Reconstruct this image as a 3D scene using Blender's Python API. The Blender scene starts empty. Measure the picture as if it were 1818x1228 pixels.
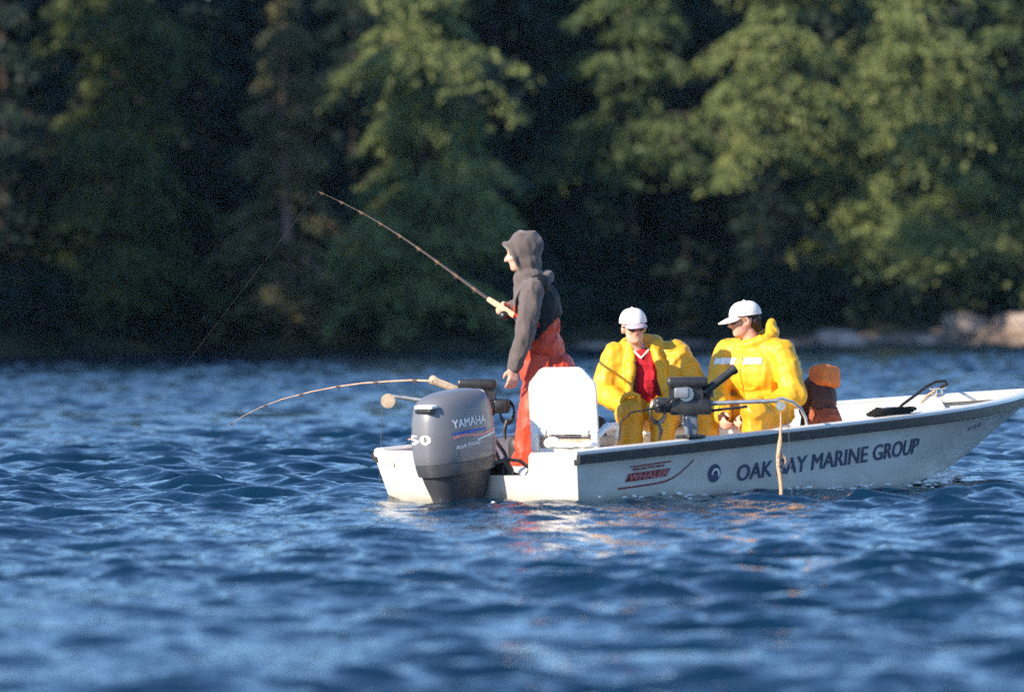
import bpy, math, random
import numpy as np
from mathutils import Vector, Matrix, noise

# ------------------------------------------------------------------ camera, sky, sun, exposure
scene = bpy.context.scene
col = scene.collection
CAM_H = 1.27
cam_d = bpy.data.cameras.new('camera')
cam_d.lens = 200.0; cam_d.sensor_width = 36.0; cam_d.sensor_fit = 'HORIZONTAL'
cam_d.clip_start = 0.1; cam_d.clip_end = 3000
cam_d.dof.use_dof = True; cam_d.dof.focus_distance = 41.0; cam_d.dof.aperture_fstop = 2.1
cam = bpy.data.objects.new('camera', cam_d); col.objects.link(cam)
cam.location = (0, 0, CAM_H)
cam.rotation_euler = (Matrix.Rotation(math.radians(90) - 0.00634, 4, 'X') @ Matrix.Rotation(-0.0122, 4, 'Z')).to_euler()
scene.camera = cam

SUN_AZ = Vector((-0.82, -0.57, 0)).normalized()
SUN_EL = math.radians(27)
world = bpy.data.worlds.new('World'); scene.world = world; world.use_nodes = True
wn = world.node_tree
bg = wn.nodes['Background']
sky = wn.nodes.new('ShaderNodeTexSky'); sky.sky_type = 'NISHITA'; sky.sun_disc = False
sky.sun_elevation = SUN_EL
sky.sun_rotation = math.atan2(SUN_AZ.x, SUN_AZ.y)
sky.air_density = 1.0; sky.dust_density = 0.1; sky.ozone_density = 6.0
wn.links.new(sky.outputs[0], bg.inputs[0]); bg.inputs[1].default_value = 0.142
sun_d = bpy.data.lights.new('sun', 'SUN'); sun_d.energy = 5.0; sun_d.angle = math.radians(0.53)
sun_d.color = (1.0, 0.87, 0.68)
sun = bpy.data.objects.new('sun', sun_d); col.objects.link(sun)
sv = Vector((SUN_AZ.x * math.cos(SUN_EL), SUN_AZ.y * math.cos(SUN_EL), math.sin(SUN_EL)))
sun.rotation_euler = sv.to_track_quat('Z', 'Y').to_euler()
scene.view_settings.view_transform = 'Standard'; scene.view_settings.look = 'None'
scene.view_settings.exposure = 1.02; scene.view_settings.gamma = 1.0
scene.view_settings.use_curve_mapping = False
scene.render.engine = 'CYCLES'
scene.cycles.use_denoising = False       # leaves a fine grain, like the film
scene.cycles.use_adaptive_sampling = True; scene.cycles.adaptive_threshold = 0.03; scene.cycles.adaptive_min_samples = 64
scene.cycles.max_bounces = 8
scene.cycles.sample_clamp_indirect = 6

RNG = random.Random(7)

# ------------------------------------------------------------------ helpers
class MB:
    """collects shapes for ONE mesh object"""
    def __init__(s): s.v = []; s.f = []
    def add(s, vs, fs):
        o = len(s.v); s.v += [tuple(p) for p in vs]; s.f += [tuple(i + o for i in f) for f in fs]; return s
    def box(s, c, size, M=None, bev=0.0):
        hx, hy, hz = (t / 2 for t in size); c = Vector(c); M = M or Matrix.Identity(3)
        if bev <= 0:
            vs = [c + M @ Vector((x * hx, y * hy, z * hz)) for z in (-1, 1) for y in (-1, 1) for x in (-1, 1)]
            return s.add(vs, [(0, 2, 3, 1), (4, 5, 7, 6), (0, 1, 5, 4), (2, 6, 7, 3), (0, 4, 6, 2), (1, 3, 7, 5)])
        b = min(bev, hx * .9, hy * .9, hz * .9)
        secs = []
        for z, k in ((-hz, b), (-hz + b * .2, b * .3), (-hz + b, 0), (hz - b, 0), (hz - b * .35, b * .3), (hz, b)):
            secs.append([c + M @ Vector(p) for p in rrect(hx - k, hy - k, max(b - k, b * .25), z)])
        return s.loft(secs)
    def loft(s, secs, caps=True, close=True):
        n = len(secs[0]); vs = [p for q in secs for p in q]; fs = []
        for i in range(len(secs) - 1):
            for j in range(n if close else n - 1):
                k = (j + 1) % n
                fs.append((i * n + j, i * n + k, (i + 1) * n + k, (i + 1) * n + j))
        if caps:
            fs.append(tuple(reversed(range(n)))); m = (len(secs) - 1) * n
            fs.append(tuple(m + j for j in range(n)))
        return s.add(vs, fs)
    def tube(s, path, r, n=8, flat=1.0):
        P = [Vector(p) for p in path]; R = r if isinstance(r, (list, tuple)) else [r] * len(P)
        secs = []; prev = None
        for i, p in enumerate(P):
            d = (P[min(i + 1, len(P) - 1)] - P[max(i - 1, 0)]).normalized()
            u = prev if prev else (Vector((0, 0, 1)) if abs(d.z) < .9 else Vector((1, 0, 0)))
            a = d.cross(u).normalized(); b = a.cross(d).normalized(); prev = b
            secs.append([p + (a * math.cos(t) + b * math.sin(t) * flat) * R[i] for t in [2 * math.pi * k / n for k in range(n)]])
        return s.loft(secs)
    def cap(s, p1, r1, p2, r2, n=14, M=None, sq=(1, 1)):
        """tapered capsule"""
        p1, p2 = Vector(p1), Vector(p2); d = p2 - p1; L = d.length
        d = d.normalized() if L > 1e-6 else Vector((0, 0, 1))
        u = Vector((0, 0, 1)) if abs(d.z) < .9 else Vector((1, 0, 0))
        a = d.cross(u).normalized(); b = a.cross(d).normalized()
        secs = []
        for t in (-86, -60, -30, 0): secs.append((p1 + d * r1 * math.sin(math.radians(t)), r1 * math.cos(math.radians(t))))
        for t in (0, 30, 60, 86): secs.append((p2 + d * r2 * math.sin(math.radians(t)), r2 * math.cos(math.radians(t))))
        return s.loft([[c + (a * math.cos(x) * sq[0] + b * math.sin(x) * sq[1]) * r for x in [2 * math.pi * k / n for k in range(n)]] for c, r in secs])
    def ell(s, c, r, M=None, n=16, m=10):
        c = Vector(c); M = M or Matrix.Identity(3); secs = []
        for i in range(m + 1):
            th = -math.pi / 2 + math.pi * (i + (.12 if i == 0 else -.12 if i == m else 0)) / m
            secs.append([c + M @ Vector((r[0] * math.cos(th) * math.cos(p), r[1] * math.cos(th) * math.sin(p), r[2] * math.sin(th))) for p in [2 * math.pi * k / n for k in range(n)]])
        return s.loft(secs)
    def prism(s, outline, lo, hi):
        """outline: list of 2d; lo/hi map (a,b)->3d point"""
        return s.loft([[lo(*p) for p in outline], [hi(*p) for p in outline]])
    def mesh(s, name, off=(0, 0, 0)):
        me = bpy.data.meshes.new(name)
        o = Vector(off)
        me.from_pydata([(p[0] - o.x, p[1] - o.y, p[2] - o.z) for p in s.v], [], s.f); me.update()
        return me
    def build(s, name, mat, parent=None, off=(0, 0, 0), smooth=True, angle=35):
        return obj(name, s.mesh(name, off), mat, parent, smooth, angle)

def rrect(hx, hy, r, z, k=4):
    pts = []
    for cx, cy, a0 in ((hx - r, hy - r, 0), (-hx + r, hy - r, 90), (-hx + r, -hy + r, 180), (hx - r, -hy + r, 270)):
        for i in range(k + 1):
            a = math.radians(a0 + 90 * i / k); pts.append((cx + r * math.cos(a), cy + r * math.sin(a), z))
    return pts

def shade(me, smooth=True, angle=35):
    if not smooth: return
    me.polygons.foreach_set('use_smooth', [True] * len(me.polygons))
    if angle < 180:
        import bmesh
        bm = bmesh.new(); bm.from_mesh(me); lim = math.radians(angle)
        bmesh.ops.recalc_face_normals(bm, faces=bm.faces)
        for e in bm.edges:
            if len(e.link_faces) == 2 and e.calc_face_angle(0) > lim: e.smooth = False
        bm.to_mesh(me); bm.free()

def obj(name, me, mat, parent=None, smooth=True, angle=35):
    shade(me, smooth, angle)
    o = bpy.data.objects.new(name, me); col.objects.link(o)
    if mat is not None:
        me.materials.clear(); me.materials.append(mat)
    if parent is not None: o.parent = parent
    return o

def tag(o, label=None, cat=None, group=None, kind=None):
    if label: o['label'] = label
    if cat: o['category'] = cat
    if group: o['group'] = group
    if kind: o['kind'] = kind
    return o

def empty(name, loc, rz=0.0):
    o = bpy.data.objects.new(name, None); col.objects.link(o)
    o.location = loc; o.rotation_euler = (0, 0, rz); o.empty_display_size = .1
    return o

def remesh(mb, voxel, smooth=3, fold=0.0, ffreq=9.0, fstretch=(1, 1, .5), seed=0, dec=None, off=(0, 0, 0)):
    """fuse the closed shapes of a builder into one continuous skin"""
    me = mb.mesh('tmp')
    import bmesh
    bm = bmesh.new(); bm.from_mesh(me); bmesh.ops.recalc_face_normals(bm, faces=bm.faces); bm.to_mesh(me); bm.free()
    o = bpy.data.objects.new('tmp', me); col.objects.link(o)
    m = o.modifiers.new('r', 'REMESH'); m.mode = 'VOXEL'; m.voxel_size = voxel; m.adaptivity = 0
    if smooth:
        q = o.modifiers.new('s', 'SMOOTH'); q.factor = .5; q.iterations = smooth
    dg = bpy.context.evaluated_depsgraph_get(); dg.update()
    out = bpy.data.meshes.new_from_object(o.evaluated_get(dg))
    bpy.data.objects.remove(o); bpy.data.meshes.remove(me)
    n = len(out.vertices)
    co = np.empty(n * 3); out.vertices.foreach_get('co', co); co = co.reshape(-1, 3)
    if fold > 0:
        no = np.empty(n * 3); out.vertices.foreach_get('normal', no); no = no.reshape(-1, 3)
        d = np.empty(n)
        for i in range(n):
            p = co[i]; w = noise.noise((p[0] * 3 + seed, p[1] * 3, p[2] * 3))
            q = Vector((p[0] * ffreq * fstretch[0] + seed * 3.1 + w * 1.2, p[1] * ffreq * fstretch[1] + w, p[2] * ffreq * fstretch[2] - w * 1.5))
            a = noise.noise(q); b = noise.noise(q * 2.1 + Vector((5, 1, 2)))
            c_ = noise.noise(q * 1.3 + Vector((9, 4, 7)))
            d[i] = (.55 - min(1, abs(a) * 3.0)) * .75 + (.5 - min(1, abs(c_) * 3.2)) * .55 + b * .35
        co = co + no * (d * fold)[:, None]
    co = co - np.array(off)
    out.vertices.foreach_set('co', co.ravel()); out.update()
    return out

def patch(me, pred, lift=0.003):
    """the faces of a mesh that pass pred(center, normal), lifted off the surface as a thin layer with a turned-in rim"""
    keep = [p for p in me.polygons if pred(p.center, p.normal)]
    idx = {}; vs = []; fs = []
    for p in keep:
        f = []
        for i in p.vertices:
            if i not in idx:
                idx[i] = len(vs); v = me.vertices[i]; vs.append(v.co + v.normal * lift)
            f.append(idx[i])
        fs.append(tuple(f))
    cnt = {}
    for f in fs:
        for a, b in zip(f, f[1:] + f[:1]):
            cnt[(a, b)] = 1
    inv = {k: i for i, k in idx.items()}
    low = {}
    for (a, b) in list(cnt):
        if (b, a) not in cnt:
            for k in (a, b):
                if k not in low:
                    v = me.vertices[inv[k]]; low[k] = len(vs); vs.append(v.co - v.normal * .002)
            fs.append((b, a, low[a], low[b]))
    out = bpy.data.meshes.new('patch'); out.from_pydata([tuple(v) for v in vs], [], fs); out.update()
    return out

# ------------------------------------------------------------------ materials
def nt(name):
    m = bpy.data.materials.new(name); m.use_nodes = True
    t = m.node_tree; b = t.nodes['Principled BSDF']
    return m, t, b

def mat(name, c, rough=.5, spec=.5, var=.12, vscale=6.0, bump=.0, bscale=40.0, metal=0.0, c2=None, coat=0.0, sheen=0.0, stretch=(1, 1, 1), ridge=False):
    m, t, b = nt(name); N, L = t.nodes, t.links
    b.inputs['Roughness'].default_value = rough; b.inputs['Specular IOR Level'].default_value = spec
    b.inputs['Metallic'].default_value = metal; b.inputs['Coat Weight'].default_value = coat
    b.inputs['Sheen Weight'].default_value = sheen
    tc = N.new('ShaderNodeTexCoord'); mp = N.new('ShaderNodeMapping'); mp.inputs['Scale'].default_value = stretch
    L.new(tc.outputs['Object'], mp.inputs[0])
    nz = N.new('ShaderNodeTexNoise'); nz.inputs['Scale'].default_value = vscale; nz.inputs['Detail'].default_value = 6
    L.new(mp.outputs[0], nz.inputs['Vector'])
    cr = N.new('ShaderNodeValToRGB')
    lo = c2 or tuple(x * (1 - var * 2) for x in c); hi = tuple(min(1, x * (1 + var)) for x in c)
    cr.color_ramp.elements[0].position = .3; cr.color_ramp.elements[1].position = .68
    cr.color_ramp.elements[0].color = (*lo, 1); cr.color_ramp.elements[1].color = (*hi, 1)
    L.new(nz.outputs[0], cr.inputs[0]); L.new(cr.outputs[0], b.inputs['Base Color'])
    if bump > 0:
        n2 = N.new('ShaderNodeTexNoise'); n2.inputs['Scale'].default_value = bscale; n2.inputs['Detail'].default_value = 4
        if ridge: n2.noise_type = 'RIDGED_MULTIFRACTAL'; n2.inputs['Detail'].default_value = 2; n2.inputs['Distortion'].default_value = .6
        L.new(mp.outputs[0], n2.inputs['Vector'])
        bp = N.new('ShaderNodeBump'); bp.inputs['Strength'].default_value = bump; bp.inputs['Distance'].default_value = .06 if ridge else .02
        L.new(n2.outputs[0], bp.inputs['Height']); L.new(bp.outputs[0], b.inputs['Normal'])
    return m

def leaf_mat(name, c, c2):
    m, t, b = nt(name); N, L = t.nodes, t.links
    tc = N.new('ShaderNodeTexCoord'); nz = N.new('ShaderNodeTexNoise'); nz.inputs['Scale'].default_value = 1.1; nz.inputs['Detail'].default_value = 5
    L.new(tc.outputs['Object'], nz.inputs['Vector'])
    cr = N.new('ShaderNodeValToRGB'); cr.color_ramp.elements[0].position = .35; cr.color_ramp.elements[1].position = .65
    cr.color_ramp.elements[0].color = (*c2, 1); cr.color_ramp.elements[1].color = (*c, 1)
    L.new(nz.outputs[0], cr.inputs[0]); L.new(cr.outputs[0], b.inputs['Base Color'])
    b.inputs['Roughness'].default_value = .6; b.inputs['Specular IOR Level'].default_value = .25
    tr = N.new('ShaderNodeBsdfTranslucent'); L.new(cr.outputs[0], tr.inputs[0])
    mx = N.new('ShaderNodeMixShader'); mx.inputs[0].default_value = .22
    L.new(b.outputs[0], mx.inputs[1]); L.new(tr.outputs[0], mx.inputs[2])
    L.new(mx.outputs[0], N['Material Output'].inputs[0])
    return m

M = {}
M['gel'] = mat('white_gelcoat', (.60, .585, .56), .32, .4, .05, 3.0, c2=(.53, .51, .47), coat=.1)
def hull_material():
    m = mat('worn_hull_gelcoat', (.60, .585, .56), .34, .4, .06, 2.2, c2=(.50, .48, .44), coat=.1, stretch=(1, 1, 2.5))
    t = m.node_tree; N, L = t.nodes, t.links; b = N['Principled BSDF']
    src = b.inputs['Base Color'].links[0].from_socket
    tc = N.new('ShaderNodeTexCoord'); sp = N.new('ShaderNodeSeparateXYZ'); L.new(tc.outputs['Object'], sp.inputs[0])
    nz = N.new('ShaderNodeTexNoise'); nz.inputs['Scale'].default_value = 5; nz.inputs['Detail'].default_value = 8; L.new(tc.outputs['Object'], nz.inputs['Vector'])
    ad = N.new('ShaderNodeMath'); ad.operation = 'MULTIPLY_ADD'; ad.inputs[1].default_value = .16; L.new(nz.outputs[0], ad.inputs[0]); L.new(sp.outputs['Z'], ad.inputs[2])
    mr = N.new('ShaderNodeMapRange'); mr.inputs['From Min'].default_value = .17; mr.inputs['From Max'].default_value = .06; mr.inputs['To Max'].default_value = .7; L.new(ad.outputs[0], mr.inputs[0])
    mx = N.new('ShaderNodeMix'); mx.data_type = 'RGBA'; mx.inputs['B'].default_value = (.20, .19, .13, 1)
    L.new(mr.outputs[0], mx.inputs[0]); L.new(src, mx.inputs['A']); L.new(mx.outputs['Result'], b.inputs['Base Color'])
    mp = N.new('ShaderNodeMapping'); mp.inputs['Scale'].default_value = (1, 1, 14); mp.inputs['Rotation'].default_value = (0, .05, 0); L.new(tc.outputs['Object'], mp.inputs[0])
    n3 = N.new('ShaderNodeTexNoise'); n3.inputs['Scale'].default_value = 5; n3.inputs['Detail'].default_value = 10; L.new(mp.outputs[0], n3.inputs['Vector'])
    m2 = N.new('ShaderNodeMapRange'); m2.inputs['From Min'].default_value = .35; m2.inputs['From Max'].default_value = .65; m2.inputs['To Min'].default_value = .24; m2.inputs['To Max'].default_value = .48
    L.new(n3.outputs[0], m2.inputs[0]); L.new(m2.outputs[0], b.inputs['Roughness'])
    return m
M['hullgel'] = hull_material()
M['gel_in'] = mat('white_deck', (.78, .75, .70), .5, .4, .08, 5.0, .15, 120, c2=(.62, .56, .48))
M['rubber'] = mat('black_rubber', (.018, .018, .022), .5, .4, .3, 14, .1, 80)
M['plastic_w'] = mat('white_plastic', (.80, .78, .75), .38, .45, .05, 4, .05, 60, c2=(.72, .69, .65))
M['blk'] = mat('black_plastic', (.022, .022, .024), .38, .5, .3, 20, .1, 90)
M['cowl'] = mat('dark_blue_grey_paint', (.135, .138, .162), .40, .6, .08, 3, coat=.25)
M['cowl_low'] = mat('charcoal_paint', (.055, .057, .068), .42, .5, .15, 6, coat=.15)
M['alu'] = mat('dull_aluminium', (.55, .53, .50), .38, .5, .15, 20, .05, 100, metal=.8)
M['steel'] = mat('stainless', (.62, .60, .58), .25, .5, .08, 20, metal=1)
M['grey'] = mat('grey_post', (.16, .18, .22), .4, .5, .15, 9)
M['tan'] = mat('tan_drum', (.42, .33, .24), .55, .4, .2, 12, .2, 60)
M['yellow'] = mat('yellow_rain_fabric', (.74, .385, .016), .5, .4, .06, 5, .24, 7, c2=(.66, .32, .010), coat=.05, ridge=True)
M['yellow2'] = mat('yellow_rain_trousers', (.68, .33, .012), .5, .4, .06, 5, .24, 7, c2=(.58, .27, .009), coat=.05, ridge=True)
M['lining'] = mat('dark_lining', (.07, .025, .025), .8, .2, .3, 10)
M['tape'] = mat('reflective_tape', (.80, .78, .72), .35, .5, .08, 20)
M['red_shirt'] = mat('red_shirt', (.52, .018, .03), .8, .2, .2, 14, .3, 60)
M['orange'] = mat('orange_red_oilskin', (.56, .055, .020), .5, .35, .12, 6, .24, 7, c2=(.42, .034, .016), ridge=True)
M['hood'] = mat('grey_fleece', (.105, .085, .082),   .95, .1, .08, 14, .15, 90, sheen=.3)
M['vest'] = mat('black_vest', (.012, .013, .016), .7, .3, .3, 10, .3, 40)
M['skin'] = mat('skin', (.62, .36, .26), .5, .35, .10, 14, .08, 120, c2=(.52, .25, .18))
M['capw'] = mat('white_cap_cotton', (.80, .74, .72), .85, .2, .05, 10, .2, 160)
M['capband'] = mat('mauve_cap_band', (.40, .33, .40), .8, .2, .1, 10)
M['hair'] = mat('dark_hair', (.022, .014, .010), .6, .4, .3, 60, .4, 160)
M['lens'] = mat('sunglass_lens', (.010, .008, .010), .12, .6, .1, 5)
M['boot'] = mat('dark_rubber_boot', (.03, .03, .028), .5, .4, .2, 12)
M['redband'] = mat('rust_nylon', (.30, .07, .03), .7, .3, .2, 14, .3, 60)
M['orange_pad'] = mat('orange_nylon', (.80, .20, .045), .7, .3, .1, 12, .3, 60)
M['darkrust'] = mat('dark_rust_nylon', (.075, .028, .018), .7, .3, .4, 9, .3, 60, c2=(.018, .016, .022))
M['navy'] = mat('navy_nylon', (.012, .016, .028), .7, .3, .3, 14, .3, 60)
M['bluecloth'] = mat('blue_cloth', (.07, .18, .40), .8, .2, .2, 12, .4, 50)
M['letter'] = mat('navy_vinyl', (.050, .072, .145), .45, .4, .15, 10)
M['redvinyl'] = mat('red_vinyl', (.24, .028, .04), .45, .4, .08, 10)
M['whitevinyl'] = mat('white_vinyl', (.75, .75, .77), .4, .4, .04, 10)
M['bluevinyl'] = mat('blue_vinyl', (.03, .08, .38), .4, .4, .05, 10)
M['pinkvinyl'] = mat('pale_red_vinyl', (.60, .22, .22), .4, .4, .05, 10)
M['greyvinyl'] = mat('faded_navy_vinyl', (.30, .32, .36), .5, .4, .2, 40)
M['rope'] = mat('tan_rope', (.62, .40, .25), .9, .2, .2, 60, .5, 200)
M['darkrope'] = mat('dark_rope', (.03, .025, .022), .9, .2, .3, 60, .5, 200)
M['cork'] = mat('cork_grip', (.62, .42, .27), .85, .2, .15, 60, .3, 120)
M['rod'] = mat('dark_rod_blank', (.055, .028, .016), .3, .6, .1, 20, coat=.4)
M['rodpale'] = mat('pale_rod_blank', (.46, .30, .21), .4, .5, .15, 20, coat=.2)
M['guide'] = mat('thread_wrap', (.12, .07, .04), .4, .5, .2, 40)
M['line'] = mat('nylon_line', (.10, .10, .10), .3, .5, .05, 10)
M['rock'] = mat('pinkish_granite', (.38, .295, .25), .9, .2, .2, 1.6, .7, 6, c2=(.20, .145, .12))
M['rockdark'] = mat('wet_dark_rock', (.20, .15, .12), .8, .3, .25, 1.6, .7, 6)
M['bark'] = mat('conifer_bark', (.060, .045, .038), .95, .1, .25, 3.0, .7, 14, stretch=(1, 1, .25))
M['barkpale'] = mat('pale_dead_bark', (.30, .19, .155), .95, .1, .2, 3.0, .6, 14, stretch=(1, 1, .25))
M['soil'] = mat('forest_floor', (.040, .042, .026), .95, .1, .4, .5, .6, 3)
M['foam'] = mat('foam', (.85, .85, .86), .7, .3, .04, 30)
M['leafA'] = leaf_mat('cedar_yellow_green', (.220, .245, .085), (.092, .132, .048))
M['leafE'] = leaf_mat('shaded_cedar', (.115, .135, .036), (.030, .050, .022))  # cedar green darkened, the deep shade at far left put into the colour
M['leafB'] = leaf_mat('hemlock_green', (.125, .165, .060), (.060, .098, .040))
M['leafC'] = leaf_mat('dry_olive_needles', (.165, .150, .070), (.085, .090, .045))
M['leafD'] = leaf_mat('spruce_dark_for_shade', (.020, .040, .028), (.010, .024, .019))  # shade of the dark trees put into the leaf colour

def water_material():
    m, t, b = nt('sea_water'); N, L = t.nodes, t.links
    b.inputs['Base Color'].default_value = (.0015, .015, .038, 1)
    b.inputs['Roughness'].default_value = .06; b.inputs['IOR'].default_value = 1.333
    at = N.new('ShaderNodeAttribute'); at.attribute_name = 'chop'
    mr = N.new('ShaderNodeMapRange'); mr.inputs['From Min'].default_value = 0; mr.inputs['From Max'].default_value = .22
    mr.inputs['To Min'].default_value = .04; mr.inputs['To Max'].default_value = .15
    L.new(at.outputs['Fac'], mr.inputs[0]); L.new(mr.outputs[0], b.inputs['Roughness'])
    tc = N.new('ShaderNodeTexCoord')
    bp = None
    for sc, dist, st, ax in ((8.0, .032, .6, (1, .75, 1)), (21.0, .011, .6, (1, .8, 1))):
        mp = N.new('ShaderNodeMapping'); mp.inputs['Scale'].default_value = ax; mp.inputs['Rotation'].default_value = (0, 0, .35)
        L.new(tc.outputs['Object'], mp.inputs[0])
        nz = N.new('ShaderNodeTexNoise'); nz.inputs['Scale'].default_value = sc; nz.inputs['Detail'].default_value = 3
        L.new(mp.outputs[0], nz.inputs['Vector'])
        q = N.new('ShaderNodeBump'); fd = N.new('ShaderNodeMapRange'); fd.inputs['From Min'].default_value = .0; fd.inputs['From Max'].default_value = .15; fd.inputs['To Min'].default_value = st; fd.inputs['To Max'].default_value = 0
        L.new(at.outputs['Fac'], fd.inputs[0]); L.new(fd.outputs[0], q.inputs['Strength']); q.inputs['Distance'].default_value = dist
        L.new(nz.outputs[0], q.inputs['Height'])
        if bp: L.new(bp.outputs[0], q.inputs['Normal'])
        bp = q
    L.new(bp.outputs[0], b.inputs['Normal'])
    return m
M['water'] = water_material()

# ------------------------------------------------------------------ boat frame of reference
BO = Vector((-.20, 37.86, 0)); BR = math.radians(43.5)
BM = Matrix.Rotation(BR, 3, 'Z'); BMi = BM.transposed()
def bw(X, Y, Z=0): return BO + BM @ Vector((X, Y, Z))
def hs(X):                         # half beam at the sheer
    if X < 1.5: return .985 + .035 * X / 1.5
    if X < 2.7: return 1.02
    t = (X - 2.7) / (5.55 - 2.7); return max(.035, 1.02 * (1 - t ** 2.25))
def zs(X): return .335 + .055 * X  # sheer height
def zk(X):                         # keel / stem
    if X < 3.2: return -.20
    if X < 4.38:
        t = (X - 3.2) / 1.18; return -.20 + .20 * t * t * (1.0)
    return (X - 4.38) * .565
def chine(X):
    if X < 2.8: return .90 + .03 * min(1, X / 1.5), -.07
    t = (X - 2.8) / (5.50 - 2.8); t = min(t, 1)
    return max(.02, .93 * (1 - t ** 1.35) * (1 - .12 * t)), -.07 + .64 * t ** 1.25

# ------------------------------------------------------------------ the sea
def build_water():
    rng = np.random.default_rng(5)
    def geo(a, b, r): return list(np.exp(np.arange(math.log(a), math.log(b), r)))
    rr = np.array([.4, 1, 2, 3.5] + geo(5, 17, .02) + geo(17, 62, .0017) + geo(62, 215, .0028) + geo(215, 900, .06))
    inner = np.concatenate([np.linspace(-14, -6.4, 70)[:-1], np.linspace(-6.4, 6.4, 264), np.linspace(6.4, 14, 70)[1:]])
    outer = np.array([14.6, 16, 17, 19, 23, 30, 40, 52, 66, 82, 100, 120, 140, 160])
    ang = np.radians(np.concatenate([-outer[::-1], inner, outer, [180]]))
    A, R = np.meshgrid(ang, rr)
    x = R * np.sin(A); y = R * np.cos(A)
    z = np.zeros_like(x); ox = np.zeros_like(x); oy = np.zeros_like(x)
    dr = np.gradient(rr)[:, None]; da = np.gradient(ang)[None, :] * R
    dens = np.maximum(dr, np.abs(da) * 0.7)
    nw = 110
    lam = np.exp(rng.uniform(math.log(.16), math.log(1.3), nw))
    th = math.radians(250) + rng.normal(0, .55, nw)      # travelling towards the camera and a little left
    ph = rng.uniform(0, 2 * math.pi, nw)
    k = 2 * math.pi / lam
    slope = .036 * np.where(lam < .5, (lam / .5) ** .1, 1.0) * np.where(lam > .9, (lam / .9) ** -.5, 1.0)
    lost = np.zeros_like(x)
    for i in range(nw):
        a = slope[i] / k[i]
        fade = np.clip((lam[i] / dens - 1.2) / 1.6, 0, 1)
        lost += .5 * slope[i] ** 2 * (1 - fade ** 2)
        p = k[i] * (x * math.cos(th[i]) + y * math.sin(th[i])) + ph[i]
        s, c = np.sin(p), np.cos(p)
        z += a * c * fade; ox -= 1.1 * a * s * math.cos(th[i]) * fade; oy -= 1.1 * a * s * math.sin(th[i]) * fade
    # patches of stronger and weaker chop
    g = 1 + .40 * np.sin(x * .55 + y * .21 + 1) * np.sin(y * .33 - x * .17) + .15 * np.sin(x * .21 - y * .12 + 2)
    z *= g * (1 + .6 * np.clip((R - 65) / 60, 0, 1))      # waves raised towards the far shore to brighten the water there
    # the hull pushes the water down inside its footprint, lifts a small wave along its side
    lx = (x - BO.x) * math.cos(BR) + (y - BO.y) * math.sin(BR); ly = -(x - BO.x) * math.sin(BR) + (y - BO.y) * math.cos(BR)
    half = np.interp(lx, [-.1, 0, 1.5, 2.7, 3.4, 4.0, 4.4, 4.6], [0, .9, .93, .93, .78, .45, .1, 0])
    d = np.abs(ly) - half
    inb = (lx > -.12) & (lx < 4.6)
    m = np.where(inb, np.clip((d + .10) / .25, 0, 1), 1.0)
    z = z * (.35 + .65 * np.clip((d + .1) / 1.2, 0, 1) * inb + .65 * (~inb)) if False else z
    z = z * m - .06 * (1 - m)
    bowd = np.hypot(lx - 4.25, np.abs(ly) - .16)
    z += .05 * np.exp(-(bowd / .22) ** 2) + .022 * np.where(inb, np.exp(-((d - .12) / .12) ** 2) * np.sin(lx * 5.5), 0)
    V = np.stack([x + ox * m, y + oy * m, z], -1).reshape(-1, 3)
    nr, nc = x.shape
    i = np.arange(nr - 1)[:, None] * nc; j = np.arange(nc)[None, :]; j2 = (j + 1) % nc
    F = np.stack([(i + j), (i + j2), (i + nc + j2), (i + nc + j)], -1).reshape(-1, 4)
    me = bpy.data.meshes.new('sea')
    nv = len(V); me.vertices.add(nv); me.vertices.foreach_set('co', V.astype(np.float32).ravel())
    me.loops.add(len(F) * 4); me.loops.foreach_set('vertex_index', F[:, ::-1].astype(np.int32).ravel())
    me.polygons.add(len(F)); me.polygons.foreach_set('loop_start', np.arange(0, len(F) * 4, 4, dtype=np.int32))
    me.polygons.foreach_set('use_smooth', np.ones(len(F), dtype=bool))
    me.update(calc_edges=True)
    at = me.attributes.new('chop', 'FLOAT', 'POINT')      # slope of the ripples too small for this mesh
    at.data.foreach_set('value', np.sqrt(lost).astype(np.float32).ravel())
    o = obj('sea_water', me, M['water'], None, False)
    tag(o, 'choppy deep blue sea around the boat', kind='structure')
    return V
WAT = build_water()

# ------------------------------------------------------------------ shore, hillside, headland
def shore_y(x):
    t = min(1, max(0, (x + .5) / 4.0)); t = t * t * (3 - 2 * t)
    return 173 + 11 * t + 1.3 * math.sin(x * .5) + .7 * math.sin(x * 1.3 + 1)
def ground_z(x, d):
    """height of the land d metres behind the waterline"""
    if d < 0: return max(-1.2, d * .3)
    b = 1.1 * (1 - math.exp(-d / 1.6)) + max(0, d - 4) * .16
    return b + .35 * noise.noise((x * .3, d * .3, 2)) * min(1, d)
def build_shore():
    xs = list(np.arange(-140, 141, 4.0)); xs = sorted(set(xs + list(np.arange(-26, 30, .8))))
    ds = [-6, -3, -1, -.3, 0, .3, .7, 1.2, 2, 3, 4.5, 7, 10, 15, 22, 32, 46, 64, 90]
    vs = []; fs = []
    for d in ds:
        for x in xs: vs.append((x, shore_y(x) + d, ground_z(x, d)))
    n = len(xs)
    for i in range(len(ds) - 1):
        for j in range(n - 1): fs.append((i * n + j, i * n + j + 1, (i + 1) * n + j + 1, (i + 1) * n + j))
    me = bpy.data.meshes.new('hillside'); me.from_pydata(vs, [], fs); me.update()
    o = obj('hillside_ground', me, M['soil'], None, True, 180); tag(o, 'dark forest floor rising behind the far shore', kind='structure')
build_shore()

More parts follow.
